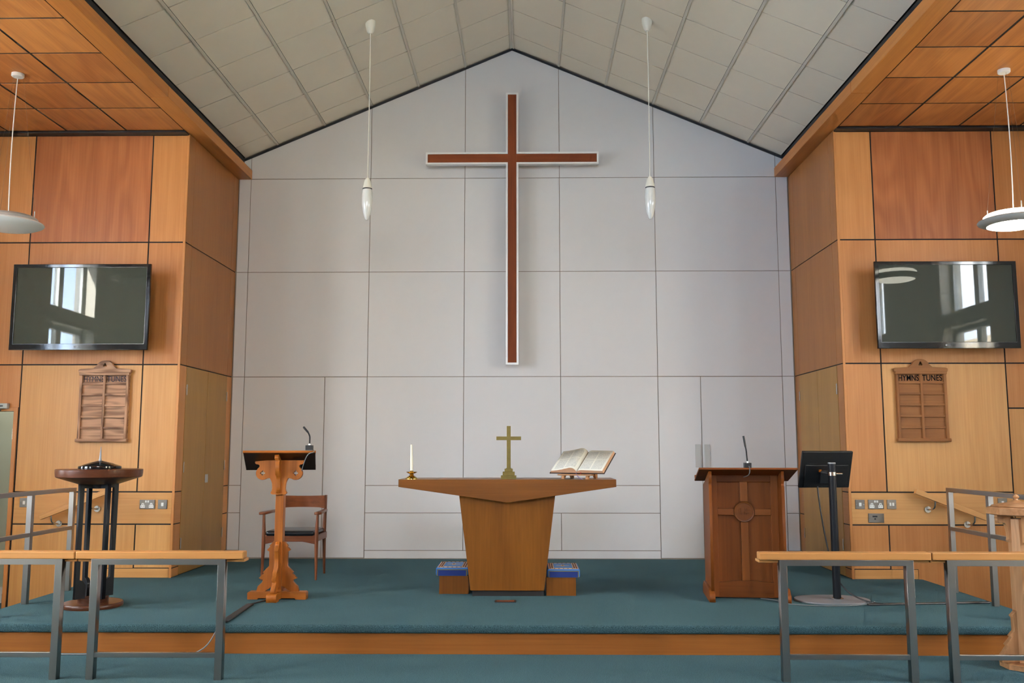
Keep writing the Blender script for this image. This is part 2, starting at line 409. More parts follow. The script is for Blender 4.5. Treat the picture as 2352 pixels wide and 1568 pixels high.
# carpet slab with rolled nosing along front and sides
bm = bmesh.new(); bx(bm, -EDGE_X, EDGE_X, STEP_Y, D - .02, -.058, 0)
me = to_mesh('carpet', bm, 'carpet')
ca = link('carpet', me, pf, -pf.location); bevel(ca, .022, 4)
box('fascia', -EDGE_X + .02, EDGE_X - .02, STEP_Y + .03, STEP_Y + .05, FLOOR, -.056, 'riser_X', pf, off=pf.location)
for s in (-1, 1):
    a, b = sorted((s * (EDGE_X - .03), s * (EDGE_X - .015)))
    box('side_fascia', a, b, STEP_Y + .05, W - .02, WELL, -.056, 'amber_Y', pf, off=pf.location)

# ------------------------------------------------------------------ back wall of white panels
G = .0034
wb = root_box('wall_back', -OPEN - .1, OPEN + .1, D, D + .12, -.1, R1, 'white_gap')
def wpanel(x0, x1, z0, z1, name='panel', mat='white_panel', g=G):
    return box(name, x0 + g, x1 - g, D - .007, D - .001, z0 + g, z1 - g, mat, wb, bev=.001, off=wb.location)
XS = [-OPEN, -3.045, -1.645, -.548, .548, 1.645, 3.045, OPEN]
gb = shape('gable_backing', [[(-3.3, R1), (3.3, R1), (3.3, zc(3.3) + .05), (0, APEX + .05), (-3.3, zc(3.3) + .05)]], .1, 'white_gap', wb, Vector((0, D + .052, 0)) - wb.location)
for a, b in zip(XS, XS[1:]):
    pts = [(a + G, R1 + G), (b - G, R1 + G), (b - G, zc(b - G) - .022)]
    if a < 0 < b: pts.append((0, APEX - .022))
    pts.append((a + G, zc(a + G) - .022))
    shape('gable_panel', [pts], .006, 'white_panel', wb, Vector((0, D - .004, 0)) - wb.location)
    for z0, z1 in ((R2, R1), (R3, R2)): wpanel(a, b, z0, z1)
for a, b in zip(XS[2:5], XS[3:6]):
    wpanel(a, b, R4, R3); wpanel(a, b, R6, R5)
wpanel(-1.645, 1.645, R5, R4); wpanel(-1.645, 1.645, 0, R6, 'skirting')
for a, b in ((-OPEN, -3.045), (3.045, OPEN)):
    for z0, z1 in ((R4, R3), (R5, R4), (R6, R5), (0, R6)): wpanel(a, b, z0, z1)
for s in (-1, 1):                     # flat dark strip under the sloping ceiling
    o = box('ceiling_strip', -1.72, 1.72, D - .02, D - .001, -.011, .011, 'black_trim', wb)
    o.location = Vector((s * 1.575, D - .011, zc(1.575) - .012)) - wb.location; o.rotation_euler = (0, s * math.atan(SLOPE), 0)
# flush white door pairs in the back wall
def white_doors(name, s, handles):
    r = struct(box(name, *sorted((s * 1.645, s * 3.045)), D - .0012, D - .0008, .008, R3 - .004, 'white_gap'))
    for a, b in ((1.645, 2.125), (2.125, 3.045)):
        x0, x1 = sorted((s * a, s * b))
        lf = box('door_leaf', x0 + .004, x1 - .004, D - .0080, D - .0015, .010, R3 - .005, 'white_panel', r, bev=.001, off=r.location)
        if handles:
            hx = 2.077 if a < 2 else 2.179
            h = box('pull_handle', hx - .029, hx + .029, D - .021, D - .0082, 1.004, 1.256, 'handle_grey', lf, bev=.003, off=Vector(r.location) + Vector(lf.location))
    return r
white_doors('door_1', 1, True); white_doors('door_2', -1, False)

# ------------------------------------------------------------------ sloping tiled ceiling of the nave
TH = math.atan(SLOPE); CTH = math.cos(TH)
cl = struct(shape('ceiling', [[(-3.25, zc(3.25) + .03), (0, APEX + .03), (3.25, zc(3.25) + .03), (3.25, zc(3.25) + .13), (0, APEX + .13), (-3.25, zc(3.25) + .13)]], D - REAR + .1, 'tile_gap', None, (0, (D + REAR) / 2 + .05, 0)))
UE = [0, .548, 1.096, 1.644, 2.192, 2.74, 3.13]
YE = [D - .004] + [9.88 - .59 * i for i in range(11)]
for s in (-1, 1):
    for i in range(6):
        for j in range(len(YE) - 1):
            u = (UE[i] + UE[i + 1]) / 2; y = (YE[j] + YE[j + 1]) / 2
            lx = (UE[i + 1] - UE[i]) / CTH - .020; ly = YE[j] - YE[j + 1] - .011
            o = box('ceiling_tile', -lx / 2, lx / 2, -ly / 2, ly / 2, 0, .012, 'tile', cl)
            o.location = Vector((s * u, y, zc(u) + .020)) - cl.location; o.rotation_euler = (0, s * TH, 0)
    for u in UE[1:6]:
        o = box('grid_bar', -.0125, .0125, YE[-1], YE[0], -.004, .004, 'gridbar', cl)
        o.location = Vector((s * u, (YE[-1] + YE[0]) / 2, zc(u) + .006)) - cl.location; o.rotation_euler = (0, s * TH, 0)
    o = box('grid_bar', -.011, .011, YE[-1], YE[0], -.004, .004, 'gridbar', cl)
    o.location = Vector((s * .012, (YE[-1] + YE[0]) / 2, zc(.012) + .004)) - cl.location; o.rotation_euler = (0, s * TH, 0)
    # plain boards further towards the rear of the hall
    lx = 3.13 / CTH
    o = box('ceiling_board', -lx / 2, lx / 2, REAR, YE[-1], 0, .012, 'tile', cl)
    o.location = Vector((s * 1.565, (REAR + YE[-1]) / 2, zc(1.565) + .016)) - cl.location; o.rotation_euler = (0, s * TH, 0)

# ------------------------------------------------------------------ beams and black strips along the eaves
for k, s in enumerate((-1, 1)):
    a, b = sorted((s * 3.035, s * 3.205))
    t = root_box('trim_%d' % (k + 1), a, b, 7.75, D - .002, R1 - .004, R1 + .105, 'beam_Y'); bevel(t, .004)
    t = root_box('trim_%d' % (k + 3), a, b, REAR, 7.748, R1 - .004, R1 + .105, 'beam_Y'); bevel(t, .004)
    a, b = sorted((s * 3.128, s * 3.3))
    root_box('trim_%d' % (k + 5), a, b, REAR, D - .002, R1 + .105, zc(3.13) + .01, 'black_trim')

# ------------------------------------------------------------------ timber-panelled walls of both side bays
GW = .0065
def timber_bay(s, side):
    wl = struct(shape('wall_' + side, [[(s * 3.2, WELL), (s * 4.75, WELL), (s * 4.75, 1.60), (s * 5.7, 1.60), (s * 5.7, WELL), (s * SIDE_X, WELL), (s * SIDE_X, R1 + .1), (s * 3.2, R1 + .1)]] if s < 0 else
              [[(3.2, WELL), (SIDE_X, WELL), (SIDE_X, R1 + .1), (3.2, R1 + .1)]], .10, 'gap', None, (0, W + .055, 0)))
    def p(u0, u1, z0, z1, mat, name='panel', proud=0, g=GW):
        a, b = sorted((s * u0, s * u1))
        return box(name, a + g, b - g, W - proud, W + .0045, z0 + g, z1 - g, mat, wl, bev=.001, off=wl.location)
    p(3.193, 3.216, 0, R1, 'amber_Z', 'corner_lipping', .001, 0)
    cols = ((3.21, 3.555), (3.555, 4.735), (4.735, SIDE_X))
    for u0, u1 in cols:
        p(u0, u1, R2, R1 - .014, 'red_Z' if u0 < 4 and u0 > 3.3 else 'amber_Z')
        p(u0, u1, R3, R2, 'amber_Z')
    p(3.21, 3.555, R4, R3, 'gold_Z' if s < 0 else 'amber_Z'); p(3.555, 4.735, R4, R3, 'gold_Z')
    p(3.21, 4.735, R5, R4, 'gold_X')
    p(3.21, 3.555, R6, R5, 'gold_Z' if s < 0 else 'amber_Z')
    pts = [(3.555 + GW, R5 - GW), (4.735 - GW, R5 - GW), (4.735 - GW, WELL), (3.81, WELL), (3.81, R6 + .003), (3.555 + GW, R6 + .003)]
    shape('panel', [[(s * x, z) for x, z in pts]], .0045, 'gold_Z' if s < 0 else 'amber_Z', wl, Vector((0, W + .00225, 0)) - wl.location)
    p(3.2165, 3.808, 0, R6, 'gold_X', 'skirting', .001, .002)
    if s < 0:
        p(4.735, SIDE_X, 1.60, R3, 'amber_Z')
        p(5.72, SIDE_X, WELL, 1.60, 'gold_Z')
    else:
        p(4.735, SIDE_X, 1.589, R3, 'amber_Z'); p(4.735, SIDE_X, WELL, 1.589, 'gold_Z')
    # black trim strip between wall panels and ceiling
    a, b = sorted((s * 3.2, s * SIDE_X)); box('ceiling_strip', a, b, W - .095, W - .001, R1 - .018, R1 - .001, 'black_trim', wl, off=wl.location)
    # flat panelled bay ceiling
    a, b = sorted((s * 3.2, s * SIDE_X))
    c = root_box('ceiling_' + side, a, b, REAR, W + .1, R1 + .004, R1 + .1, 'gap')
    ue = [3.205, 3.785, 4.38, 4.97, 5.56, SIDE_X]; ye = [W - .1 - .587 * i for i in range(12)]
    for i in range(5):
        for j in range(11):
            a, b = sorted((s * ue[i], s * ue[i + 1]))
            box('panel', a + .011, b - .011, ye[j + 1] + .011, ye[j] - .011, R1, R1 + .0035, 'ceil_Y', c, bev=.001, off=c.location)
    a, b = sorted((s * 3.2, s * SIDE_X)); box('ceiling_board', a, b, REAR, ye[-1] - .02, R1, R1 + .0035, 'ceil_Y', c, off=c.location)
    # return wall from the timber wall to the back wall, with cupboard doors
    xf = s * 3.19
    a, b = sorted((xf + s * .006, xf + s * .1))
    rw = root_box('wall_%s_return' % side, a, b, W + .005, D, -.05, R1, 'gap')
    def q(y0, y1, z0, z1, mat, name='panel', g=.0015, gz=.005, proud=0):
        a, b = sorted((xf - s * proud, xf + s * .0055))
        return box(name, a, b, y0 + g, y1 - g, z0 + gz, z1 - gz, mat, rw, bev=.001, off=rw.location)
    Y0, Y1, Y2, Y3 = 8.705, 8.865, 10.09, D - .001
    for z0, z1 in ((R2, R1 - .002), (R3, R2)):
        q(Y0, Y1, z0, z1, 'ret_Z'); q(Y1, Y2, z0, z1, 'ret_Z'); q(Y2, Y3, z0, z1, 'ret_Z')
    for y0, y1 in ((Y0, Y1), (Y2, Y3)):
        q(y0, y1, R4, R3, 'amber_Z' if s < 0 else 'ret_Z'); q(y0, y1, R5, R4, 'amber_Y' if s < 0 else 'ret_Y'); q(y0, y1, R6, R5, 'amber_Z' if s < 0 else 'ret_Z'); q(y0, y1, 0, R6, 'amber_Y' if s < 0 else 'ret_Y')
    a, b = sorted((xf + s * .0035, xf + s * .0055))
    dr = root_box('door_3' if s < 0 else 'door_4', a, b, Y1, Y2, .004, R3 - .004, 'gap')
    for y0, y1, hy in ((Y1, 9.47, Y1 + .012), (9.47, Y2, Y2 - .012)):
        a, b = sorted((xf - s * .003, xf + s * .003))
        lf = box('door_leaf', a, b, y0 + .002, y1 - .002, .008, R3 - .006, 'door_Z', dr, bev=.001, off=dr.location)
        for hz in (1.785, 1.03, .30):
            a, b = sorted((xf - s * .010, xf - s * .0032))
            box('hinge', a, b, hy - .012, hy + .012, hz - .052, hz + .052, 'chrome', lf, bev=.002, off=Vector(dr.location) + Vector(lf.location))
        if y0 > 9.2 and s < 0:
            a, b = sorted((xf - s * .007, xf - s * .0032))
            pl = box('lock_plate', a, b, 9.485, 9.575, .857, .945, 'chrome', lf, bev=.002, off=Vector(dr.location) + Vector(lf.location))
    return wl
wl = timber_bay(-1, 'left'); wr = timber_bay(1, 'right')

# doorway beside the timber wall with the corridor beyond it
df = struct(shape('door_5', [[(-5.70, WELL), (-4.745, WELL), (-4.745, 1.605), (-5.70, 1.605)], [(-5.665, WELL - .01), (-4.782, WELL - .01), (-4.782, 1.57), (-5.665, 1.57)]], .16, 'amber_Z', None, (0, W + .07, 0)))
for hz in (1.35, .45, -.2):
    box('hinge', -4.790, -4.780, W + .0, W + .012, hz - .05, hz + .05, 'chrome', df, off=df.location)
cw = root_box('wall_corridor', -SIDE_X, -4.2, 9.72, 9.8, WELL, 2.4, 'green_wall')
box('skirting', -SIDE_X, -4.2, 9.70, 9.72, WELL, WELL + .16, 'white_gloss', cw, off=cw.location)
root_box('wall_corridor_end', -4.26, -4.2, W + .12, 9.72, WELL, 2.4, 'green_wall')
root_box('ceiling_corridor', -SIDE_X, -4.2, W + .12, 9.8, 2.3, 2.4, 'plaster')
o = empty('ceiling_lamp', (-5.2, 9.3, 2.3), 'unseen small round lamp added to light the corridor behind the doorway', 'lamp')  # out of view, added to brighten the corridor
lathe('lamp_base', [(.09, -.012), (.09, 0)], 'white_plastic', o); lathe('fill_lamp_bowl', [(0, -.07), (.05, -.06), (.085, -.013)], 'corridor_fill', o)
o = tag(box('wall_notice', -4.945, -4.90, 9.712, 9.719, 1.19, 1.27, 'white_plastic'), 'tiny red and white notice on the pale corridor wall', 'sign')
box('red_block', -4.94, -4.915, 9.7105, 9.712, 1.20, 1.26, 'sign_red', o, off=o.location)
o = empty('door_closer', (-4.90, W - .001, 1.617), 'small grey door closer box above the doorway', 'door closer')
box('body', -.13, .07, -.045, 0, -.026, .026, 'grey_metal', o, bev=.004); box('slot', -.02, .03, -.047, -.045, -.006, .006, 'black', o)
tube('arm', [(-.06, -.03, -.03), (.02, -.06, -.038), (-.08, -.09, -.042)], .006, 'chrome', o, smoothpath=False)

# ------------------------------------------------------------------ side walls with windows, rear wall, ground outside
def side_wall(s, side):
    wo = struct(bpy.data.objects.new('wall_%s_side' % side, None))
    bm = bmesh.new(); a, b = sorted((s * SIDE_X, s * (SIDE_X + .3)))
    ys = [REAR]
    for yc, WIN_W in sorted(WIN_Y[s]): ys += [yc - WIN_W / 2, yc + WIN_W / 2]
    ys.append(W + 1.1)
    for i in range(0, len(ys), 2): bx(bm, a, b, ys[i], ys[i + 1], -.5, 4.6)
    for yc, WIN_W in WIN_Y[s]:
        bx(bm, a, b, yc - WIN_W / 2, yc + WIN_W / 2, -.5, WIN_Z[0][0]); bx(bm, a, b, yc - WIN_W / 2, yc + WIN_W / 2, WIN_Z[0][1], WIN_Z[1][0]); bx(bm, a, b, yc - WIN_W / 2, yc + WIN_W / 2, WIN_Z[1][1], 4.6)
    bpy.data.objects.remove(wo)
    wo = struct(link('wall_%s_side' % side, to_mesh('wall_side', bm, 'plaster')))
    for k, (yc, WIN_W) in enumerate(WIN_Y[s]):
        x = s * (SIDE_X + .2); wn = None
        for (z0, z1) in WIN_Z:
            y0, y1 = yc - WIN_W / 2, yc + WIN_W / 2
            ring = [(y0, z0), (y1, z0), (y1, z1), (y0, z1)]
            m1, m2 = (yc - .02, yc + .10) if WIN_W > 1 else (yc - .03, yc + .03)
            h1 = [(y0 + .06, z0 + .06), (m1, z0 + .06), (m1, z1 - .06), (y0 + .06, z1 - .06)]
            h2 = [(m2, z0 + .06), (y1 - .06, z0 + .06), (y1 - .06, z1 - .06), (m2, z1 - .06)]
            fr = shape('window_%d' % (k + 1 + (4 if s > 0 else 0)) if wn is None else 'window_frame', [ring, h1, h2], .07, 'frame_white', wn, (x, 0, 0) if wn is None else (0, 0, 0), rot=(math.pi / 2, 0, math.pi / 2))
            if wn is None: wn = struct(fr)
            for hh in (h1, h2):
                a, b = hh[0], hh[2]
                box('pane', -.003, .003, a[0], b[0], a[1], b[1], 'glass', wn)
    return wo
side_wall(-1, 'left'); side_wall(1, 'right')
_rect = lambda a, b, c, d: [(a, c), (b, c), (b, d), (a, d)]
struct(shape('wall_rear', [_rect(-SIDE_X - .3, SIDE_X + .3, -.5, 6.4), _rect(*ADDED_GABLE_WIN)[::-1]], .2, 'amber_Z', None, (0, REAR - .1, 0)))
holes = [_rect(ADDED_GABLE_WIN[0] + .05 + i * .92, ADDED_GABLE_WIN[0] + .91 + i * .92, ADDED_GABLE_WIN[2] + .05, ADDED_GABLE_WIN[3] - .05) for i in range(3)]
wn = struct(shape('window_8', [_rect(*ADDED_GABLE_WIN)] + [h[::-1] for h in holes], .07, 'frame_white', None, (0, REAR - .1, 0)))  # frame of the unseen gable window added for light
for h in holes: box('pane', h[0][0], h[2][0], -.003, .003, h[0][1], h[2][1], 'glass', wn)
root_box('ground', -30, 30, -30, 30, -.62, -.51, 'paving')
nb = root_box('wall_neighbour', 11.2, 11.5, -8, 14, -.51, 3.9, 'brick')
o = empty('shrub', (10.2, 3.6, -.51), 'leafy green shrub outside against the pale brick wall', 'shrub')
tube('stem', [(0, 0, 0), (.03, 0, 1.2), (0, .05, 2.4)], .03, 'teak_Z', o)
bm = bmesh.new()
for i in range(420):
    c = Vector((random.gauss(0, .22), random.gauss(0, .28), random.uniform(.4, 3.1))); d = Vector((random.uniform(-1, 1), random.uniform(-1, 1), random.uniform(-.4, .8))).normalized() * .07
    e = d.cross(Vector((0, 0, 1))).normalized() * .035
    bm.faces.new([bm.verts.new(v) for v in (c - d, c + e, c + d, c - e)])
f = link('foliage', to_mesh('foliage', bm, 'leaf'), o); f['kind'] = 'stuff'

# ------------------------------------------------------------------ large cross on the back wall
o = empty('wall_cross', (.003, D - .014, 2.14), 'tall brown timber cross with white edging hung high on the white wall', 'cross')
def cross_pts(hw, zt, zb, az, ahw, ax): return [(-hw, zb), (hw, zb), (hw, az - ahw), (ax, az - ahw), (ax, az + ahw), (hw, az + ahw), (hw, zt), (-hw, zt), (-hw, az + ahw), (-ax, az + ahw), (-ax, az - ahw), (-hw, az - ahw)]
shape('edging', [cross_pts(.071, 3.15, 0, 2.372, .071, .99), cross_pts(.050, 3.129, .021, 2.372, .050, .969)], .07, 'white_gloss', o, (0, -.135, 0))
box('upright', -.0495, .0495, -.165, -.105, .0215, 3.1285, 'cross_Z', o)
for s in (-1, 1): box('crossbar', *sorted((s * .050, s * .9685)), -.165, -.105, 2.3225, 2.4215, 'cross_X', o)
for z in (.4, 1.4, 2.8): box('spacer', -.02, .02, -.105, .001, z, z + .08, 'black', o)

# ------------------------------------------------------------------ nave pendants
def nave_pendant(x, y, label):
    zt = zc(x); o = empty('pendant_light', (x, y, 3.36), label, 'lamp', 'slender pendants over the platform')
    lathe('ceiling_rose', [(.018, zt - .105 - 3.36), (.034, zt - .085 - 3.36), (.048, zt - .03 - 3.36), (.050, zt + .02 - 3.36)], 'cream_plastic', o)
    tube('cord', [(0, 0, zt - .10 - 3.36), (.006, 0, 1.2), (0, 0, .40)], .0042, 'cream_plastic', o)
    lathe('cap', [(.044, .312), (.040, .34), (.030, .385), (.016, .412), (.006, .418), (.004, .44)], 'cream_plastic', o)
    lathe('seal_ring', [(.043, .300), (.0455, .303), (.0455, .311), (.043, .312)], 'black', o)
    lathe('glass_shade', [(0, .002), (.010, .003), (.021, .016), (.036, .07), (.048, .15), (.052, .21), (.049, .27), (.0445, .300)], 'opal', o, n=36)
    return o
nave_pendant(-1.352, 8.40, 'slender white pendant lamp hanging above the small lectern')
nave_pendant(1.338, 8.40, 'slender white pendant lamp hanging above the big panelled pulpit')

# ------------------------------------------------------------------ side-bay disc pendants
def disc_pendant(x, y, on, label):
    o = empty('disc_pendant', (x, y, 2.99), label, 'lamp', 'disc pendants in the side bays')
    lathe('ceiling_rose', [(.044, 1.312), (.049, 1.318), (.049, 1.342)], 'white_plastic', o)
    sx = .02 if x < 0 else -.02
    tube('cord', [(0, 0, 1.30), (-sx * 1.2, 0, .7), (0, 0, .10)], .004, 'white_plastic', o)
    for a in (20, 140, 260):
        c, sn = math.cos(math.radians(a)), math.sin(math.radians(a))
        tube('suspension_wire', [(c * .045, sn * .045, 1.30), (c * .19, sn * .19, .17)], .0008, 'wire', o, smoothpath=False)
        tube('wire_clamp', [(c * .19, sn * .19, .175), (c * .19, sn * .19, .11)], .004, 'grey_metal', o, smoothpath=False)
    lathe('rim_ring', [(.208, .020), (.262, .044), (.270, .056), (.262, .066), (.232, .078), (.222, .078), (.208, .024)], 'grey_metal' if on else 'diffuser_off', o, n=64)
    lathe('upper_diffuser', [(.226, .078), (.222, .10), (.20, .118), (0, .126)], 'lamp_on' if on else 'grey_metal', o, n=64)
    lathe('lower_diffuser', [(0, -.004), (.10, .002), (.17, .010), (.207, .022)], 'lamp_on' if on else 'diffuser_off', o, n=64)
    return o
disc_pendant(-4.10, 7.23, False, 'unlit pale disc pendant lamp hanging before the timber wall with the doorway')
disc_pendant(4.13, 7.28, True, 'lit glowing disc pendant lamp hanging before the timber wall')

# ------------------------------------------------------------------ televisions
def television(x0, x1, label, tiltz):
    xc = (x0 + x1) / 2; hw = (x1 - x0) / 2; o = empty('television', (xc, 8.50, 2.55), label, 'television', 'wall televisions')
    H = .409
    shape('bezel', [[(-hw, -H), (hw, -H), (hw, H), (-hw, H)], [(-hw + .03, -H + .052), (hw - .03, -H + .052), (hw - .03, H - .026), (-hw + .03, H - .026)]], .03, 'black_gloss', o, (0, -.012, 0), bev=.004)
    box('screen', -hw + .028, hw - .028, -.020, -.014, -H + .05, H - .024, 'screen', o)
    box('back_shell', -hw + .02, hw - .02, -.010, .035, -H + .02, H - .02, 'black', o, bev=.01)
    box('wall_bracket', -.25, .25, .035, .199, -.2, .2, 'black', o)
    lo = lathe('logo_disc', [(.009, -.0004), (.009, .0004)], 'silver', o, (-.03, -.0285, -H + .026), rot=(math.pi / 2, 0, 0))
    text('logo', 'LG', .019, 'silver', o, (-.004, -.0285, -H + .0265), extrude=.0004)
    return o
television(-4.745, -3.43, 'wall television showing a reflected blue sky and tall window', 0)
television(3.452, 4.77, 'wall television with dark screen reflecting a lit lamp and brickwork', 0)

# ------------------------------------------------------------------ hymn boards
def hymn_board(xc, label, wk, letters, bold):
    y = W - .001; o = empty('hymn_board', (xc, y, 1.272), label, 'hymn board', 'hymn boards'); hw = .237
    X, Z = wk + '_X', wk + '_Z'
    box('back_panel', -hw, hw, -.018, -.002, .02, .67, X, o)
    for s in (-1, 1): box('side_stile', *sorted((s * hw, s * (hw - .024))), -.042, -.018, .03, .66, Z, o, bev=.003)
    box('centre_stile', -.011, .011, -.040, -.018, .03, .655, Z, o, bev=.002)
    box('head_rail', -hw - .006, hw + .006, -.048, -.002, .640, .668, X, o, bev=.003)
    for z in (.56, .455, .35, .243, .137):
        for s in (-1, 1): box('shelf_rail', *sorted((s * .0115, s * (hw - .0245))), -.036, -.018, z - .011, z + .009, X, o, bev=.002)
    box('base_ledge', -.25, .25, -.055, -.002, 0, .032, X, o, bev=.007)
    crest = [(-.25, .668), (.25, .668), (.252, .69), (.235, .697), (.13, .703)] + arc(.115, .715, .012, -90, -150, 3) + arc(0, .693, .088, 25, 155, 14) + arc(-.115, .715, .012, -30, -90, 3) + [(-.13, .703), (-.235, .697), (-.252, .69)]
    tre = []
    for a in (90, 210, 330):
        cx, cz = .012 * math.cos(math.radians(a)), .737 + .012 * math.sin(math.radians(a)); tre += arc(cx, cz, .011, a - 100, a + 100, 8)
    shape('crest', [crest, tre[::-1]], .034, X, o, (0, -.025, 0), bev=.003)
    text('lettering', 'HYMNS', .080, letters, o, (-.112, -.0184, .602), xscale=.74, bold=bold)
    text('lettering', 'TUNES', .080, letters, o, (.112, -.0184, .602), xscale=.78, bold=bold)
    return o
hymn_board(-3.905, 'weathered brown hymn board with faded lettering, behind the black-lidded stand', 'board', 'faded_lettering', .0)
hymn_board(3.912, 'smooth brown hymn board with bold black lettering, near the monitor', 'brownboard', 'lettering', .0010)

# ------------------------------------------------------------------ sockets and switches
def wall_plate(name, x0, x1, z0, z1, label, kind):
    xc, zc_ = (x0 + x1) / 2, (z0 + z1) / 2; hw, hh = (x1 - x0) / 2, (z1 - z0) / 2
    o = empty(name, (xc, W - .0005, zc_), label, 'socket' if 'socket' in name else 'switch' if 'switch' in name else 'plate')
    box('plate', -hw, hw, -.007, 0, -hh, hh, 'plate_steel', o, bev=.002)
    if kind == 'switch': box('rocker', -.012, .012, -.0115, -.007, -.018, .016, 'white_plastic', o, bev=.002)
    if kind == 'double':
        for s in (-1, 1): box('rocker', s * .013 - .009, s * .013 + .009, -.0115, -.007, -.014, .016, 'white_plastic', o, bev=.002)
    if kind == 'socket':
        for s in (-1, 1):
            f = shape('outlet', [[(-.022, -.024), (.022, -.024), (.022, .0), (.012, .006), (.010, .022), (-.010, .022), (-.012, .006), (-.022, 0)]], .003, 'white_plastic', o, (s * .040, -.0085, -.010))
            box('pin_hole', -.003, .003, -.0022, -.0014, .006, .014, 'black', f)
            for t in (-1, 1): box('pin_hole', t * .011 - .0035, t * .011 + .0035, -.0022, -.0014, -.010, -.006, 'black', f)
            box('rocker', s * .011 - .008, s * .011 + .008, -.011, -.007, .016, .036, 'white_plastic', o, bev=.0015)
    if kind == 'port':
        box('port', -.035, .01, -.0085, -.007, .008, .022, 'black', o); lathe('jack', [(.008, -.001), (.008, .001)], 'black', o, (-.012, -.0078, -.008), rot=(math.pi / 2, 0, 0))
    for s in (-1, 1):
        lathe('screw', [(.0032, -.0006), (.0032, .0006)], 'chrome', o, (s * (hw - .010), -.0076, 0), rot=(math.pi / 2, 0, 0), n=12)
    return o
wall_plate('double_socket', -3.521, -3.375, .641, .727, 'steel double socket beside a single switch near the cupboard corner', 'socket')
wall_plate('light_switch', -3.345, -3.257, .641, .727, 'steel light switch closest to the timber corner, next to a double socket', 'switch')
wall_plate('light_switch', -4.672, -4.585, .656, .743, 'steel light switch close to the doorway frame', 'switch')
wall_plate('light_switch', 3.250, 3.337, .645, .731, 'steel single switch between the monitor pole and double socket', 'switch')
wall_plate('double_socket', 3.370, 3.516, .645, .731, 'steel double socket above the plate with a port', 'socket')
wall_plate('light_switch', 3.546, 3.632, .645, .731, 'steel switch with two rockers next to the double socket', 'double')
wall_plate('outlet_plate', 3.366, 3.512, .518, .604, 'steel plate with a small dark port under the double socket', 'port')
wall_plate('light_switch', 4.580, 4.666, .660, .747, 'steel light switch behind the octagonal font lid', 'switch')

# ------------------------------------------------------------------ wall handrails
def handrail(s, label):
    a, b = Vector((s * 3.775, .835)), Vector((s * 4.415, .588)); c = (a + b) / 2; L = (b - a).length; ang = math.atan2(b.y - a.y, b.x - a.x)
    o = empty('wall_handrail', (c.x, 8.60, c.y - .02), label, 'handrail', 'sloping wall handrails')
    r = box('rail', -L / 2, L / 2, -.022, .022, -.024, .024, 'gold_X', o, bev=.004); r.rotation_euler = (0, -ang, 0)
    for t in (.28, .84):
        px = (a.x + (b.x - a.x) * t) - c.x; pz = (a.y + (b.y - a.y) * t) - c.y
        k = tube('bracket', [(px, 0, pz - .024), (px, 0, pz - .07), (px + (-s) * .012, .025, pz - .10), (px - s * .03, .07, pz - .105), (px - s * .03, .098, pz - .105)], .008, 'chrome', o)
        lathe('bracket_rose', [(.030, -.006), (.030, 0)], 'chrome', k, (px - s * .03, .096, pz - .105), rot=(-math.pi / 2, 0, 0))
    return o
handrail(-1, 'short sloping timber handrail on the wall behind the black-lidded stand'); handrail(1, 'short sloping timber handrail on the wall beyond the monitor stand')

# ------------------------------------------------------------------ steel guard rails along the platform sides
def guard_rail(s, label):
    o = empty('guard_rail', (s * 3.78, 7.94, 0), label, 'guard rail', 'steel guard rails at the platform sides'); t = .022
    box('top_rail', -t, t, -1.40, 0, .840, .874, 'steel_Y', o, bev=.002)
    for y in (-.022, -.69, -1.36): box('post', -t + .001, t - .001, y - .021, y + .021, 0, .840, 'steel_Z', o, bev=.002)
    for y0, y1 in ((-.669, -.043), (-1.339, -.711)): box('middle_rail', -.018, .018, y0, y1, .517, .549, 'steel_Y', o, bev=.002)
    return o
guard_rail(-1, 'square steel guard rail at the platform edge by the doorway'); guard_rail(1, 'square steel guard rail at the platform edge behind the octagonal font')

# ------------------------------------------------------------------ communion rails on the lower floor
def communion_rail(xe, xj, px, label, z=.572):
    """xe: end towards the aisle, xj: other end, px: post centres"""
    a, b = sorted((xe, xj)); c = (a + b) / 2; s = 1 if xe > xj else -1
    o = empty('communion_rail', (c, 5.77, FLOOR), label, 'communion rail', 'communion rails'); Z = -FLOOR
    box('rail_cap', a - c + .002, b - c - .002, -.045, .035, z - .046 + Z, z + Z, 'railcap_X', o, bev=.006)
    l0, l1 = sorted((xe - c, xj - c)); box('ledge', l0 + .003, l1 - .003, -.010, .085, z - .066 + Z, z - .0465 + Z, 'railcap_X', o, bev=.005)
    p0, p1 = min(px) - c, max(px) - c
    zb, zt = z - .080 + Z, z - .0465 + Z
    shape('top_bar', [[(p0 - .0215, zt), (p1 + .0215, zt), (p1 - .0210, zb), (p0 + .0210, zb)]], .050, 'steel_X', o, (0, -.0155, 0), bev=.001)
    box('bottom_bar', p0 + .021, p1 - .021, -.036, -.012, .132, .162, 'steel_X', o, bev=.0015)
    for x, q in ((p0, 1), (p1, -1)): shape('post', [[(x - .0215, 0), (x + .0215, 0), (x + .0215, zb - .0005 if q > 0 else zt - .0005), (x - .0215, zt - .0005 if q > 0 else zb - .0005)]], .050, 'steel_Z', o, (0, -.0155, 0), bev=.001)
    return o
communion_rail(-1.600, -2.655, (-1.737, -2.530), 'timber-topped steel communion rail in front of the small lectern')
communion_rail(-2.657, -3.72, (-2.757, -3.58), 'timber-topped steel communion rail cut by the picture edge, before the doorway')
communion_rail(1.592, 2.647, (1.737, 2.512), 'timber-topped steel communion rail in front of the monitor stand')
communion_rail(2.649, 3.72, (2.762, 3.58), 'timber-topped steel communion rail in front of the octagonal font')

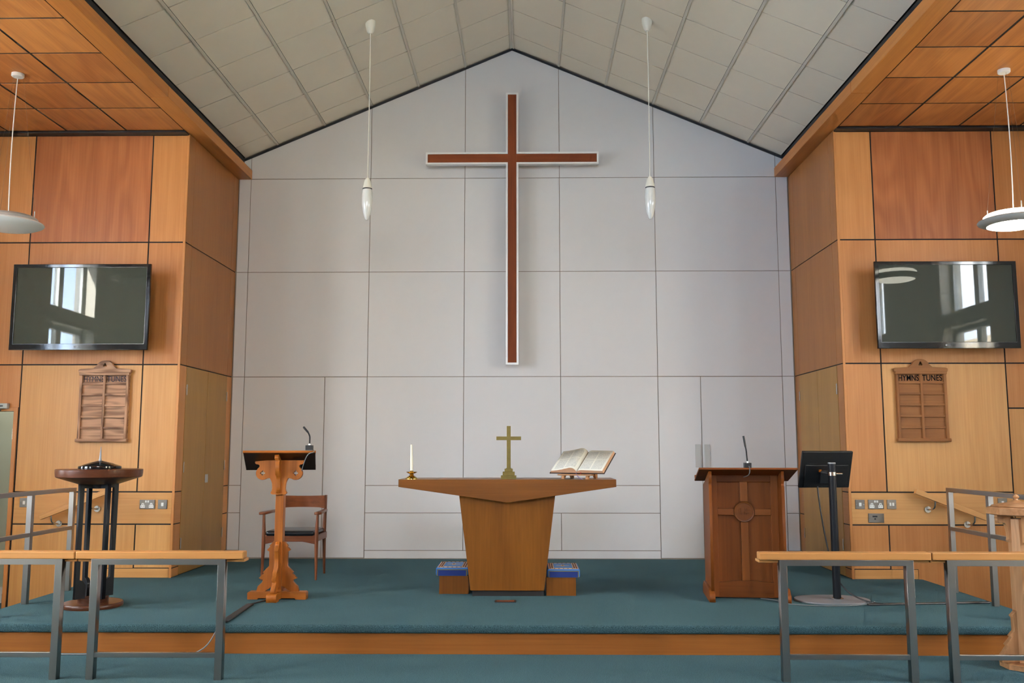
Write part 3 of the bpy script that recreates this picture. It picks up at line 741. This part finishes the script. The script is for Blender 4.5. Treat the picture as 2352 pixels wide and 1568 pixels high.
# ------------------------------------------------------------------ communion table
o = empty('communion_table', (0, 7.80, 0), 'large timber communion table with shallow V-shaped top and tapered pedestal', 'table')
shape('table_top', [[(-.895, .954), (.895, .954), (.895, .897), (.006, .769), (-.895, .897)]], .50, 'table_X', o, bev=.002)
bm = bmesh.new()
vs = [bm.verts.new(p) for p in ((-.305, -.13, .045), (.303, -.13, .045), (.303, .14, .045), (-.305, .14, .045), (-.402, -.17, .83), (.398, -.17, .83), (.398, .16, .83), (-.402, .16, .83))]
for q in ((3, 2, 1, 0), (4, 5, 6, 7), (0, 1, 5, 4), (1, 2, 6, 5), (2, 3, 7, 6), (3, 0, 4, 7)): bm.faces.new([vs[i] for i in q])
bevel(link('pedestal', to_mesh('pedestal', bm, 'table_Z'), o), .002)
box('plinth', -.29, .30, -.115, .125, 0, .045, 'gap', o)

# things on the table
TZ = .954
o = empty('altar_cross', (.010, 7.70, TZ), 'plain brass cross on a stepped base standing on the table', 'cross')
for k, (hw, z0, z1) in enumerate(((.064, 0, .031), (.050, .031, .062), (.034, .062, .087))): box('base_step', -hw, hw, -hw * .9, hw * .9, z0, z1, 'old_brass', o, bev=.0015)
box('foot_block', -.022, .022, -.02, .02, .087, .093, 'old_brass', o); box('upright', -.0165, .0165, -.010, .010, .093, .444, 'old_brass', o, bev=.001)
for s in (-1, 1): box('arm', *sorted((s * .0165, s * .104)), -.010, .010, .325, .356, 'old_brass', o, bev=.001)
o = empty('candlestick', (-.802, 7.66, TZ), 'low polished brass candlestick with a drip pan on the table', 'candlestick')
lathe('foot', [(.056, 0), (.055, .006), (.046, .012), (.040, .018), (.026, .028), (.014, .034)], 'brass', o)
lathe('stem', [(.014, .0335), (.020, .040), (.012, .046)], 'brass', o)
lathe('drip_pan', [(.010, .045), (.030, .050), (.046, .060), (.047, .062), (.030, .055), (.012, .052)], 'brass', o)
lathe('cup', [(.012, .050), (.014, .058), (.014, .072)], 'brass', o)
o = empty('candle', (-.802, 7.66, TZ + .073), 'tapering white candle standing in the brass candlestick', 'candle')
lathe('wax_stick', [(.0128, 0), (.0115, .09), (.0095, .17), (.0085, .212), (.004, .217), (0, .218)], 'wax', o, n=24, rot=(0, -.02, 0))
tube('wick', [(-.0043, 0, .216), (-.005, 0, .224)], .0009, 'black', o, smoothpath=False)

# book on its stand (local frame: x across, y up the page, tilted back)
BK = Vector((.585, 7.655, TZ + .001)); BY = math.radians(-26); BT = math.radians(31)
st = empty('book_stand', BK, 'small pale wooden book rest with scrolled feet on the table', 'book stand', rz=BY)
box('ledge', -.165, .145, -.045, .008, .030, .042, 'paleoak_X', st, bev=.004)
sl = box('sloping_board', -.15, .13, 0, .20, -.006, .006, 'paleoak_X', st, bev=.002); sl.location = (-.01, .10, .088); sl.rotation_euler = (BT, 0, 0)
for x in (-.115, .10):
    pr = [(-.045, 0), (-.045, .010), (-.035, .030), (.01, .030), (.16, .115), (.175, .105), (.17, 0), (.145, 0)] + arc(.06, 0, .07, 0, 180, 10)[1:-1] + [(-.015, 0)]
    shape('scroll_foot', [[(p[0], p[1]) for p in pr]], .022, 'paleoak_Y', st, (x, 0, 0), rot=(math.pi / 2, 0, math.pi / 2), bev=.002)
bk = empty('open_book', BK + Vector((0, 0, .0)), 'large open Bible with two columns of print on the book rest', 'book', rz=BY)
BM_ = Matrix.Translation((0, -.012, .0475)) @ Matrix.Rotation(BT, 4, 'X')
PH = .315
def sheet(name, prof_top, prof_bot, mat_list, h=PH, inset=0.0):
    """Solid between an upper and a lower curve (x, height), run along y; face 0 list: top printed, rest edge."""
    bm = bmesh.new(); uvl = bm.loops.layers.uv.new('UVMap'); n = len(prof_top)
    def row(pr, y): return [bm.verts.new(BM_ @ Vector((x, y, z))) for x, z in pr]
    t0, t1, b0, b1 = row(prof_top, inset), row(prof_top, h - inset), row(prof_bot, inset), row(prof_bot, h - inset)
    for i in range(n - 1):
        f = bm.faces.new((t0[i], t0[i + 1], t1[i + 1], t1[i])); f.material_index = 0; f.smooth = True
        for lp, uvv in zip(f.loops, ((i / (n - 1), 0), ((i + 1) / (n - 1), 0), ((i + 1) / (n - 1), 1), (i / (n - 1), 1))): lp[uvl].uv = uvv
        for q in ((b1[i], b1[i + 1], b0[i + 1], b0[i]), (t0[i + 1], t0[i], b0[i], b0[i + 1]), (t1[i], t1[i + 1], b1[i + 1], b1[i])):
            bm.faces.new(q).material_index = 1
    bm.faces.new((t0[0], t1[0], b1[0], b0[0])).material_index = 1; bm.faces.new((t1[-1], t0[-1], b0[-1], b1[-1])).material_index = 1
    me = bpy.data.meshes.new(name); bm.to_mesh(me); bm.free()
    for m in mat_list: me.materials.append(MAT[m])
    return link(name, me, bk)
def prof(keys, n=24):
    out = []
    for i in range(n + 1):
        t = i / n
        for (t0, h0), (t1, h1) in zip(keys, keys[1:]):
            if t0 <= t <= t1: f = (t - t0) / (t1 - t0); f = f * f * (3 - 2 * f) * .5 + f * .5; out.append((t, h0 + (h1 - h0) * f)); break
    return out
lt = [(-.232 * (1 - t) - .001, h) for t, h in prof([(0, .024), (.2, .028), (.4, .036), (.6, .047), (.76, .056), (.88, .053), (.95, .040), (1, .014)])]; lb = [(-.240 * (1 - t), .006) for t, h in prof([(0, 0), (1, 0)])]
rt = [(.001 + .230 * t, h) for t, h in prof([(0, .014), (.07, .030), (.18, .034), (.5, .032), (1, .028)])]; rb = [(.001 + .238 * t, .006) for t, h in prof([(0, 0), (1, 0)])]
sheet('left_pages', lt, lb, ('page', 'page_edge')); sheet('right_pages', rt, rb, ('page', 'page_edge'))
cv = box('cover', -.248, .246, -.006, PH + .006, 0, .005, 'cover', bk, bev=.001)
cv.matrix_local = BM_ @ Matrix.Translation((-.001, PH / 2, .0025))
tube('ribbon', [(-.010, -.006, .058), (.0, -.03, .046), (.02, -.052, .028), (.06, -.075, .004), (.08, -.085, .0035)], .0028, 'lilac', bk)
tube('ribbon', [(.030, -.006, .058), (.038, -.026, .052), (.045, -.034, .046)], .0035, 'scarlet', bk)

# ------------------------------------------------------------------ kneeling boxes with embroidered hassocks
def kneel_box(x0, x1, y0, label):
    o = empty('kneeling_box', ((x0 + x1) / 2, y0 + .2, 0), label, 'box', 'low kneeling boxes'); hw = (x1 - x0) / 2
    box('front_board', -hw, hw, -.20, -.182, 0, .148, 'table_Z', o); box('rear_board', -hw, hw, .182, .20, 0, .148, 'table_Z', o)
    for s in (-1, 1): box('side_board', *sorted((s * hw, s * (hw - .018))), -.1815, .1815, 0, .148, 'table_Z', o)
    box('lid_board', -hw + .018, hw - .018, -.1815, .1815, .132, .148, 'table_X', o)
kneel_box(-.575, -.330, 7.788, 'low wooden kneeling box at the candle end of the table')
kneel_box(.322, .567, 7.703, 'low wooden kneeling box at the book end of the table')
def hassock(xc, y0, rz, label, z0=.149):
    o = empty('hassock', (xc, y0 + .195, z0), label, 'hassock', 'embroidered hassocks', rz=rz); hw, hd, h = .136, .205, .066
    box('body', -hw, hw, -hd, hd, 0, h, 'sky_wool', o, bev=.010)
    box('side_panel', -hw + .018, hw - .018, -hd - .003, -hd, .0, h - .019, 'navy', o)
    shape('border_line', [[(-hw + .010, 0), (hw - .010, 0), (hw - .010, h - .012), (-hw + .010, h - .012)], [(-hw + .0175, -.001), (hw - .0175, -.001), (hw - .0175, h - .0185), (-hw + .0175, h - .0185)]], .003, 'olive_wool', o, (0, -hd - .0012, 0))
    box('top_field', -hw + .012, hw - .012, -hd + .014, hd - .014, h - .001, h + .003, 'tan_wool', o)
    for i in range(7):
        x = -hw + .024 + i * (2 * hw - .048) / 6
        for s in (-1, 1): box('maroon_stitch', x - .0065, x + .0065, *sorted((s * (hd - .016), s * (hd - .034))), h + .003, h + .0045, 'maroon_wool', o)
    for s in (-1, 1):
        for k in (.022, .040): box('maroon_band', *sorted((s * (hw - k), s * (hw - k - .008))), -hd + .04, hd - .04, h + .003, h + .0045, 'maroon_wool', o)
    box('blue_field', -hw + .058, hw - .058, -hd + .062, hd - .062, h + .003, h + .005, 'pale_wool', o)
    box('emblem_bar', -.055, .055, -.010, .010, h + .005, h + .006, 'tan_wool', o); box('emblem_bar', -.013, .013, -.045, .045, h + .0052, h + .0064, 'tan_wool', o)
    box('emblem_heart', -.006, .006, -.018, .018, h + .0064, h + .0072, 'maroon_wool', o)
hassock(-.468, 7.795, 0, 'blue and maroon embroidered hassock at the candle end of the table')
hassock(.466, 7.710, 0, 'blue and maroon embroidered hassock at the book end of the table')

# ------------------------------------------------------------------ lectern
LX, LY = -1.860, 7.52
o = empty('lectern', (LX, LY, 0), 'oak lectern on a carved post with pierced brackets', 'lectern')
box('post', -.034, .034, -.034, .034, .02, 1.10, 'oak_Z', o, bev=.004)
half = [(.196, 1.112), (.198, 1.104)] + arc(.185, 1.096, .013, 20, -80, 4) + arc(.176, 1.066, .016, 100, 240, 6) + arc(.135, 1.010, .053, 40, -125, 16) + arc(.158, .905, .106, 140, 172, 6) + [(.051, .885), (.055, .868), (.064, .852), (.060, .844), (.048, .840), (.030, .840)]
out = half + [(-x, z) for x, z in reversed(half)]
def quatre(cx, cz, r=.0095, d=.0125):
    pts = []
    for a in (0, 90, 180, 270):
        pts += arc(cx + d * math.cos(math.radians(a)), cz + d * math.sin(math.radians(a)), r, a - 128, a + 128, 8)
    return pts
shape('pierced_bracket', [out, quatre(.135, 1.010)[::-1], quatre(-.135, 1.010)[::-1]], .034, 'oak_Z', o, (0, -.055, 0), bev=.002)
halff = [(.030, 1.085), (.155, 1.160), (.158, 1.125), (.118, 1.112), (.132, 1.10), (.136, 1.05), (.126, 1.0), (.094, .985), (.088, .96), (.083, .90), (.086, .852), (.030, .840)]
shape('front_bracket', [[(-y, z) for y, z in halff]], .034, 'oak_Z', o, rot=(math.pi / 2, 0, math.pi / 2), bev=.002)
halfb = [(.034, 1.09), (.075, 1.06), (.07, 1.0), (.05, .93), (.055, .852), (.034, .840)]
shape('rear_bracket', [halfb], .034, 'oak_Z', o, rot=(math.pi / 2, 0, math.pi / 2), bev=.002)
lw = [(.034, .456), (.044, .455), (.074, .424), (.066, .418), (.093, .390), (.074, .378), (.073, .262), (.122, .212), (.112, .204), (.152, .166), (.120, .154), (.124, .134), (.160, .100), (.172, .058), (.102, .058), (.096, .070), (.078, .078), (.055, .098), (.034, .104)]
shape('lower_wing', [lw], .034, 'oak_Z', o, bev=.002); shape('lower_wing', [[(-x, z) for x, z in lw]], .034, 'oak_Z', o, bev=.002)
shape('lower_wing', [[(-x, z) for x, z in lw]], .034, 'oak_Z', o, rot=(math.pi / 2, 0, math.pi / 2), bev=.002)
shape('lower_wing', [lw], .034, 'oak_Z', o, rot=(math.pi / 2, 0, math.pi / 2), bev=.002)
foot = [(-.235, 0), (-.157, 0), (-.15, .012), (.15, .012), (.157, 0), (.235, 0), (.235, .052), (.226, .058), (-.226, .058), (-.235, .052)]
shape('foot_beam', [foot], .08, 'oak_X', o, bev=.003)
foot2 = [(-.195, 0), (-.12, 0), (-.115, .012), (.115, .012), (.12, 0), (.195, 0), (.195, .052), (.186, .0595), (-.186, .0595), (-.195, .052)]
shape('cross_foot', [foot2], .082, 'oak_Y', o, rot=(math.pi / 2, 0, math.pi / 2), bev=.003)
DT, DZ = math.radians(-24), math.radians(12); DP = Vector((.028, -.178, 1.186)); DR = Matrix.Rotation(DZ, 3, 'Z') @ Matrix.Rotation(DT, 3, 'X')
def desk_part(name, x0, x1, y0, y1, z0, z1, mat):
    p = box(name, x0, x1, y0, y1, z0, z1, mat, o, bev=.003); p.location = DP + DR @ Vector(((x0 + x1) / 2, (y0 + y1) / 2, (z0 + z1) / 2)); p.rotation_euler = (DT, 0, DZ)
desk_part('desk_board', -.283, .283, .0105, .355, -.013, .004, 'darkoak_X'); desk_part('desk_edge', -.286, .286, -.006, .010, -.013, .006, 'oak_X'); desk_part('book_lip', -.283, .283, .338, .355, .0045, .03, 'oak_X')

def microphone(x, y, z, path, label, cable):
    o = empty('microphone', (x, y, z), label, 'microphone', 'gooseneck microphones')
    box('base', -.027, .027, -.028, .028, 0, .040, 'black', o, bev=.003)
    tube('stem', path[:-1], .0058, 'black_paint', o); a, b = Vector(path[-2]), Vector(path[-1])
    tube('capsule', [a, b], .0082, 'black', o, smoothpath=False)
    lathe('collar', [(.009, .040), (.007, .052)], 'chrome', o, n=20)
    tube('lead', cable, .0035, 'cable_grey', o)
microphone(-1.597, 7.366, 1.196, [(0, 0, .04), (.002, 0, .09), (0, 0, .118), (-.014, 0, .143), (-.053, 0, .188)], 'bent gooseneck microphone on the corner of the small lectern',
           [(.028, .0, .006), (.045, -.02, -.004), (.043, -.030, -.018), (.0, -.036, -.026), (-.04, 0.0, -.09), (-.085, .10, -.185), (-.10, .135, -.19)])

# ------------------------------------------------------------------ armchairs
def armchair(x, y, label):
    o = empty('armchair', (x, y, 0), label, 'armchair', 'teak armchairs')
    for s in (-1, 1):
        bm = bmesh.new()
        def leg(p0, r0, p1, r1, p2=None, r2=0):
            rings = []
            for p, r in ((p0, r0), (p1, r1)) + (((p2, r2),) if p2 else ()):
                rings.append([bm.verts.new((p[0] + r * math.cos(2 * math.pi * i / 14), p[1] + r * math.sin(2 * math.pi * i / 14), p[2])) for i in range(14)])
            for a, b in zip(rings, rings[1:]):
                for i in range(14): bm.faces.new((a[i], a[(i + 1) % 14], b[(i + 1) % 14], b[i]))
            bm.faces.new(rings[0]); bm.faces.new(rings[-1])
        leg((s * .252, 0, 0), .011, (s * .246, .01, .40), .019, (s * .252, .012, .600), .011)
        me = to_mesh('front_leg', bm, 'teak_Z'); smooth_by_angle(me); link('front_leg', me, o)
        bm = bmesh.new()
        leg((s * .228, .46, 0), .011, (s * .222, .44, .40), .019, (s * .226, .475, .755), .012)
        me = to_mesh('back_leg', bm, 'teak_Z'); smooth_by_angle(me); link('back_leg', me, o)
        # armrest: paddle widening to the front
        pts = [(s * .236, -.035), (s * .282, -.03), (s * .284, .04), (s * .262, .22), (s * .243, .45), (s * .215, .45), (s * .232, .2)]
        shape('armrest', [pts if s > 0 else pts[::-1]], .024, 'teak_Y', o, (0, 0, .610), rot=(0, 0, 0), bev=.004)
        box('side_rail', s * .238 - .011, s * .238 + .011, .012, .44, .345, .405, 'teak_Y', o, bev=.004)
    shape('front_rail', [[(-.232, .405), (.232, .405), (.232, .330), (.12, .352), (-.12, .352), (-.232, .330)]], .024, 'teak_X', o, (0, .012, 0), bev=.003)
    box('rear_rail', -.21, .21, .43, .452, .35, .40, 'teak_X', o, bev=.003)
    bm = bmesh.new(); n = 14; rows = []
    for i in range(n + 1):
        t = -1 + 2 * i / n; yy = .462 + .075 * (1 - t * t) - .012; zz = .635 + .012 * (abs(t) ** 6) * -1; zt = .745 + .008 * t * t
        rows.append([bm.verts.new(v) for v in ((t * .222, yy, zz), (t * .222, yy - .012, zt), (t * .222, yy + .002, zt), (t * .222, yy + .014, zz))])
    for a, b in zip(rows, rows[1:]):
        for i in range(4): bm.faces.new((a[i], a[(i + 1) % 4], b[(i + 1) % 4], b[i]))
    bm.faces.new(rows[0]); bm.faces.new(rows[-1]); me = to_mesh('backrest', bm, 'teak_X'); smooth_by_angle(me, 50); link('backrest', me, o)
    st = box('seat', -.228, .228, -.012, .43, .398, .448, 'leather', o); b = st.modifiers.new('bevel', 'BEVEL'); b.width = .022; b.segments = 5
    st.data = st.data.copy(); st.data.polygons.foreach_set('use_smooth', [True] * len(st.data.polygons))
    return o
armchair(-2.045, 8.57, 'teak armchair with black seat half hidden behind the small lectern')
armchair(2.17, 8.55, 'teak armchair almost wholly hidden behind the panelled pulpit')

# ------------------------------------------------------------------ pulpit
o = empty('pulpit', (1.925, 7.40, 0), 'broad panelled oak reading desk with a carved cross and roundel', 'pulpit', rz=math.radians(-5.5))
hw = .297
for s in (-1, 1):
    pr = [(0, .0), (.47, 0), (.47, .90), (.02, 1.020), (.0, 1.024), (0, .945), (.014, .938), (.014, .912), (0, .905)]
    shape('side_panel', [pr], .024, 'pulpit_Z', o, (s * (hw - .012), 0, 0), rot=(math.pi / 2, 0, math.pi / 2), bev=.002)
    ft = [(-.032, 0), (.50, 0), (.50, .06), (.47, .075), (.43, .10), (.02, .10), (-.012, .065), (-.032, .055)]
    shape('foot', [ft], .048, 'pulpit_Y', o, (s * (hw - .004), 0, 0), rot=(math.pi / 2, 0, math.pi / 2), bev=.004)
    box('stile', *sorted((s * .215, s * (hw - .024))), .168, .192, .012, 1.0, 'pulpit_Z', o, bev=.002)
box('field_panel', -.2149, .2149, .190, .200, .10, .98, 'pulpit_Z', o)
box('top_rail', -.2149, .2149, .168, .1898, .937, .99, 'pulpit_X', o, bev=.002)
br = [(-.2149, .012), (.2149, .012), (.2149, .128)] + [(x, .128 + .016 * math.cos(x / .2149 * math.pi / 2)) for x in [.18 - .03 * i for i in range(13)]] + [(-.2149, .128)]
shape('bottom_rail', [br], .022, 'pulpit_X', o, (0, .1785, 0), bev=.001)
box('cross_upright', -.031, .031, .164, .1898, .777, .9365, 'pcross_Z', o, bev=.003); box('cross_upright', -.031, .031, .164, .1898, .1445, .611, 'pcross_Z', o, bev=.003)
for s in (-1, 1): box('cross_arm', *sorted((s * .083, s * .2145)), .166, .1898, .667, .718, 'pcross_X', o, bev=.003)
lathe('roundel', [(0, .0), (.068, .0), (.069, .006), (.080, .008), (.084, .0), (.084, -.019)], 'pcross_X', o, (0, .171, .694), rot=(math.pi / 2, 0, 0), n=48)
text('monogram', 'IHS', .072, 'pcross_X', o, (0, .168, .694), extrude=.004, xscale=.85)
tb = box('top_board', -.388, .388, -.012, .44, -.0085, .0085, 'pulpit_X', o, bev=.004); TT = math.radians(-13.5)
tb.location = Vector((.012, -.03, 1.046)) + Matrix.Rotation(TT, 3, 'X') @ Vector((0, .214, 0)); tb.rotation_euler = (TT, 0, 0)
lp = box('book_lip', -.386, .386, -.008, .008, 0, .03, 'pulpit_X', o, bev=.003); lp.location = Vector((.012, -.03, 1.046)) + Matrix.Rotation(TT, 3, 'X') @ Vector((0, .43, .025)); lp.rotation_euler = (TT, 0, 0)
box('inner_shelf', -hw + .025, hw - .025, .20, .46, .70, .718, 'pulpit_X', o)
microphone(1.939, 7.40, 1.0545, [(0, 0, .04), (-.003, 0, .09), (-.007, 0, .15), (-.012, 0, .168), (-.026, 0, .255)], 'straight gooseneck microphone on top of the panelled pulpit',
           [(.004, -.028, .012), (.006, -.045, .004), (.006, -.046, -.012), (.007, -.035, -.05), (.006, .06, -.07), (.004, .20, -.08)])

# ------------------------------------------------------------------ monitor on its floor stand
MX, MY = 2.650, 7.51
o = empty('floor_stand', (MX, MY, 0), 'black pole stand on an oval grey base plate carrying the monitor', 'stand')
ov = [(-.045 + .29 * math.copysign(abs(math.cos(a)) ** .8, math.cos(a)), .0 + .215 * math.copysign(abs(math.sin(a)) ** .9, math.sin(a))) for a in [2 * math.pi * i / 56 for i in range(56)]]
shape('base_plate', [ov], .012, 'silver', o, (0, -.01, .0062), rot=(0, 0, 0), bev=.002)
lathe('pole', [(.031, .012), (.0315, .3), (.030, 1.085)], 'black_paint', o, n=32); lathe('pole_cap', [(.0315, 1.085), (.0315, 1.094), (.028, 1.096)], 'silver', o, n=32)
lathe('pole_flange', [(.05, .0125), (.05, .017), (.036, .022)], 'chrome', o, n=32)
lathe('clamp', [(.0335, .990), (.0335, 1.018)], 'chrome', o, n=32)
tube('clamp_lever', [(.02, -.03, 1.004), (.075, -.028, 1.004)], .009, 'chrome', o, smoothpath=False)
tube('arm', [(0, .02, 1.004), (-.02, .06, 1.004), (-.05, .10, 1.015)], .014, 'black', o)
mo = empty('monitor', (2.648, 7.655, 1.035), 'flat black computer monitor seen from behind on the pole stand', 'monitor', rz=math.radians(9))
MR = Matrix.Rotation(math.radians(18), 4, 'X')
def mpart(name, x0, x1, y0, y1, z0, z1, mat, bev=0):
    p = box(name, x0, x1, y0, y1, z0, z1, mat, mo, bev=bev); c = Vector(p.location); p.location = MR @ c; p.rotation_euler = (math.radians(18), 0, 0); return p
mpart('back_shell', -.222, .222, -.006, .020, -.158, .158, 'monitor_plastic', .006)
mpart('vent_hump', -.19, .19, -.020, -.006, -.15, .045, 'monitor_plastic', .006)
mpart('screen', -.212, .212, .0195, .022, -.14, .150, 'screen')
mpart('seam', -.15, .15, -.0065, -.0058, .052, .055, 'gap'); mpart('mount_plate', -.055, .055, -.032, -.020, -.11, .0, 'black', .002)
mpart('logo', -.025, .025, -.0068, -.006, .095, .104, 'gap')
mpart('orange_plug', -.075, -.05, -.034, -.020, -.012, .008, 'oak_X', .003)
tag(tube('monitor_cable', [(2.575, 7.66, .895), (2.57, 7.63, .80), (2.60, 7.60, .50), (2.64, 7.57, .25), (2.69, 7.50, .10), (2.78, 7.40, .03), (2.86, 7.31, .012), (2.93, 7.28, .010)], .006, 'black'), 'black cable drooping from the monitor down to the platform carpet', 'cable')
bm = bmesh.new(); bx(bm, 2.80, 3.80, -.022, .022, 0, .012); me = to_mesh('cable_cover', bm, 'black')
cc = tag(link('cable_cover', me, None, (0, 7.30, .0005)), 'flat black cable cover running from the monitor stand to the guard rail', 'cable cover'); bevel(cc, .005)
cc.location = (3.30, 7.33, .0005); cc.data.transform(Matrix.Translation((-3.3, 0, 0))); cc.rotation_euler = (0, 0, math.radians(6.5))
tag(tube('floor_cable', [(2.05, 7.56, .006), (2.13, 7.50, .006), (2.17, 7.40, .006), (2.16, 7.33, .006), (2.3, 7.23, .006), (2.55, 7.20, .006), (2.80, 7.26, .006), (2.88, 7.33, .018)], .0035, 'cable_grey'), 'thin grey cable on the carpet between pulpit and monitor stand', 'cable')

# ------------------------------------------------------------------ black-lidded timber stand
o = empty('baptismal_stand', (-3.195, 7.15, 0), 'round dark-topped wooden stand on four black posts', 'font')
lathe('base_disc', [(.217, 0), (.220, .008), (.220, .026), (.214, .034)], 'mahog_X', o, n=64)
lathe('plinth', [(.112, .034), (.112, .070)], 'mahog_X', o, n=48)
for k in range(4):
    a = math.radians(53.6 + 90 * k)
    pr = [(.075, .0705), (.075, .17), (.095, .20), (.122, .21), (.122, .905), (.06, .905), (.06, .935), (.156, .935), (.154, .6), (.152, .0705)]
    p = shape('post', [pr], .030, 'black_paint', o, bev=.002); p.rotation_euler = (0, 0, a)
lathe('hub', [(.058, .90), (.058, .934)], 'black_paint', o, n=32)
lathe('table_disc', [(.150, .935), (.302, .985), (.314, .992), (.318, 1.02), (.318, 1.046), (.312, 1.050)], 'mahog_X', o, n=72)
lathe('bowl_lid', [(.156, 1.0505), (.158, 1.058), (.156, 1.072), (.148, 1.076), (.08, 1.098), (.02, 1.114), (0, 1.116)], 'black_gloss', o, n=56)
lathe('finial', [(.011, 1.114), (.012, 1.122), (.0085, 1.13), (.006, 1.18), (.0025, 1.215), (.002, 1.224), (0, 1.226)], 'silver', o, n=20)

# ------------------------------------------------------------------ octagonal oak font on the lower floor
o = empty('octagonal_font', (3.395, 6.13, FLOOR), 'pale oak octagonal font with a turned lid on a buttressed pillar', 'font')
z0 = -FLOOR
lathe('pillar', [(.062, .03), (.062, .95)], 'paleoak_Z', o, n=8, smooth=False, rot=(0, 0, math.radians(22.5)))
lathe('octagonal_top', [(.150, .972), (.185, .980), (.185, 1.020), (.172, 1.026)], 'paleoak_X', o, n=8, smooth=False, rot=(0, 0, math.radians(22.5 + 8)))
lathe('lid', [(.148, 1.0265), (.152, 1.031), (.146, 1.036), (.120, 1.039), (.112, 1.045), (.07, 1.051), (.035, 1.060), (.016, 1.071)], 'paleoak_X', o, n=48)
lathe('lid_knob', [(.014, 1.070), (.010, 1.078), (.016, 1.084), (.020, 1.092), (.012, 1.102), (.004, 1.108), (0, 1.109)], 'paleoak_X', o, n=32)
lathe('base_block', [(.155, 0), (.155, .030), (.145, .036)], 'paleoak_X', o, n=8, smooth=False, rot=(0, 0, math.radians(22.5)))
ub = [(.058, .972), (.15, .972), (.152, .955)] + arc(.128, .945, .022, 30, -120, 8) + [(.098, .925), (.085, .90), (.078, .86), (.076, .82), (.082, .815), (.078, .80), (.058, .80)]
lb_ = [(.058, .36), (.070, .35), (.092, .33), (.080, .315), (.078, .235), (.110, .205), (.098, .195), (.142, .150), (.130, .14), (.175, .085), (.178, .04), (.058, .04)]
for k in range(4):
    a = math.radians(8 + 90 * k)
    p = shape('upper_bracket', [ub], .03, 'paleoak_Z', o, bev=.002); p.rotation_euler = (0, 0, a)
    p = shape('buttress', [lb_], .034, 'paleoak_Z', o, bev=.002); p.rotation_euler = (0, 0, a)

# ------------------------------------------------------------------ cable run by the lectern, floor outlet
bm = bmesh.new(); bx(bm, -.027, .027, -.36, .36, 0, .014); me = to_mesh('cable_cover', bm, 'black')
cc = tag(link('cable_cover', me, None, (-1.975, 6.86, .0005), (0, 0, math.radians(2.5))), 'black rubber cable cover lying on the carpet before the small lectern', 'cable cover'); bevel(cc, .006)
tag(tube('floor_cable', [(-1.955, 6.50, .010), (-1.96, 6.455, .010), (-1.97, 6.408, -.012), (-2.0, 6.400, -.08), (-2.05, 6.398, -.15), (-2.13, 6.39, -.190), (-2.3, 6.385, -.195), (-2.8, 6.40, -.195), (-3.4, 6.40, -.195), (-3.9, 6.40, -.195)], .0045, 'cable_grey'), 'thin grey cable dropping over the platform edge and running along its foot', 'cable')
tag(tube('lectern_cable', [(-1.99, 7.215, .008), (-1.97, 7.27, .008), (-1.93, 7.38, .008), (-1.88, 7.47, .010)], .006, 'black'), 'short black cable from the rubber cover to the lectern foot', 'cable')
o = empty('floor_outlet', (-.01, 7.415, 0), 'small dark floor outlet hatch in the carpet before the table', 'outlet')
box('frame', -.085, .085, -.05, .05, -.003, .004, 'black', o, bev=.001); box('hatch', -.07, .07, -.04, .035, .004, .006, 'teak_X', o, bev=.001)
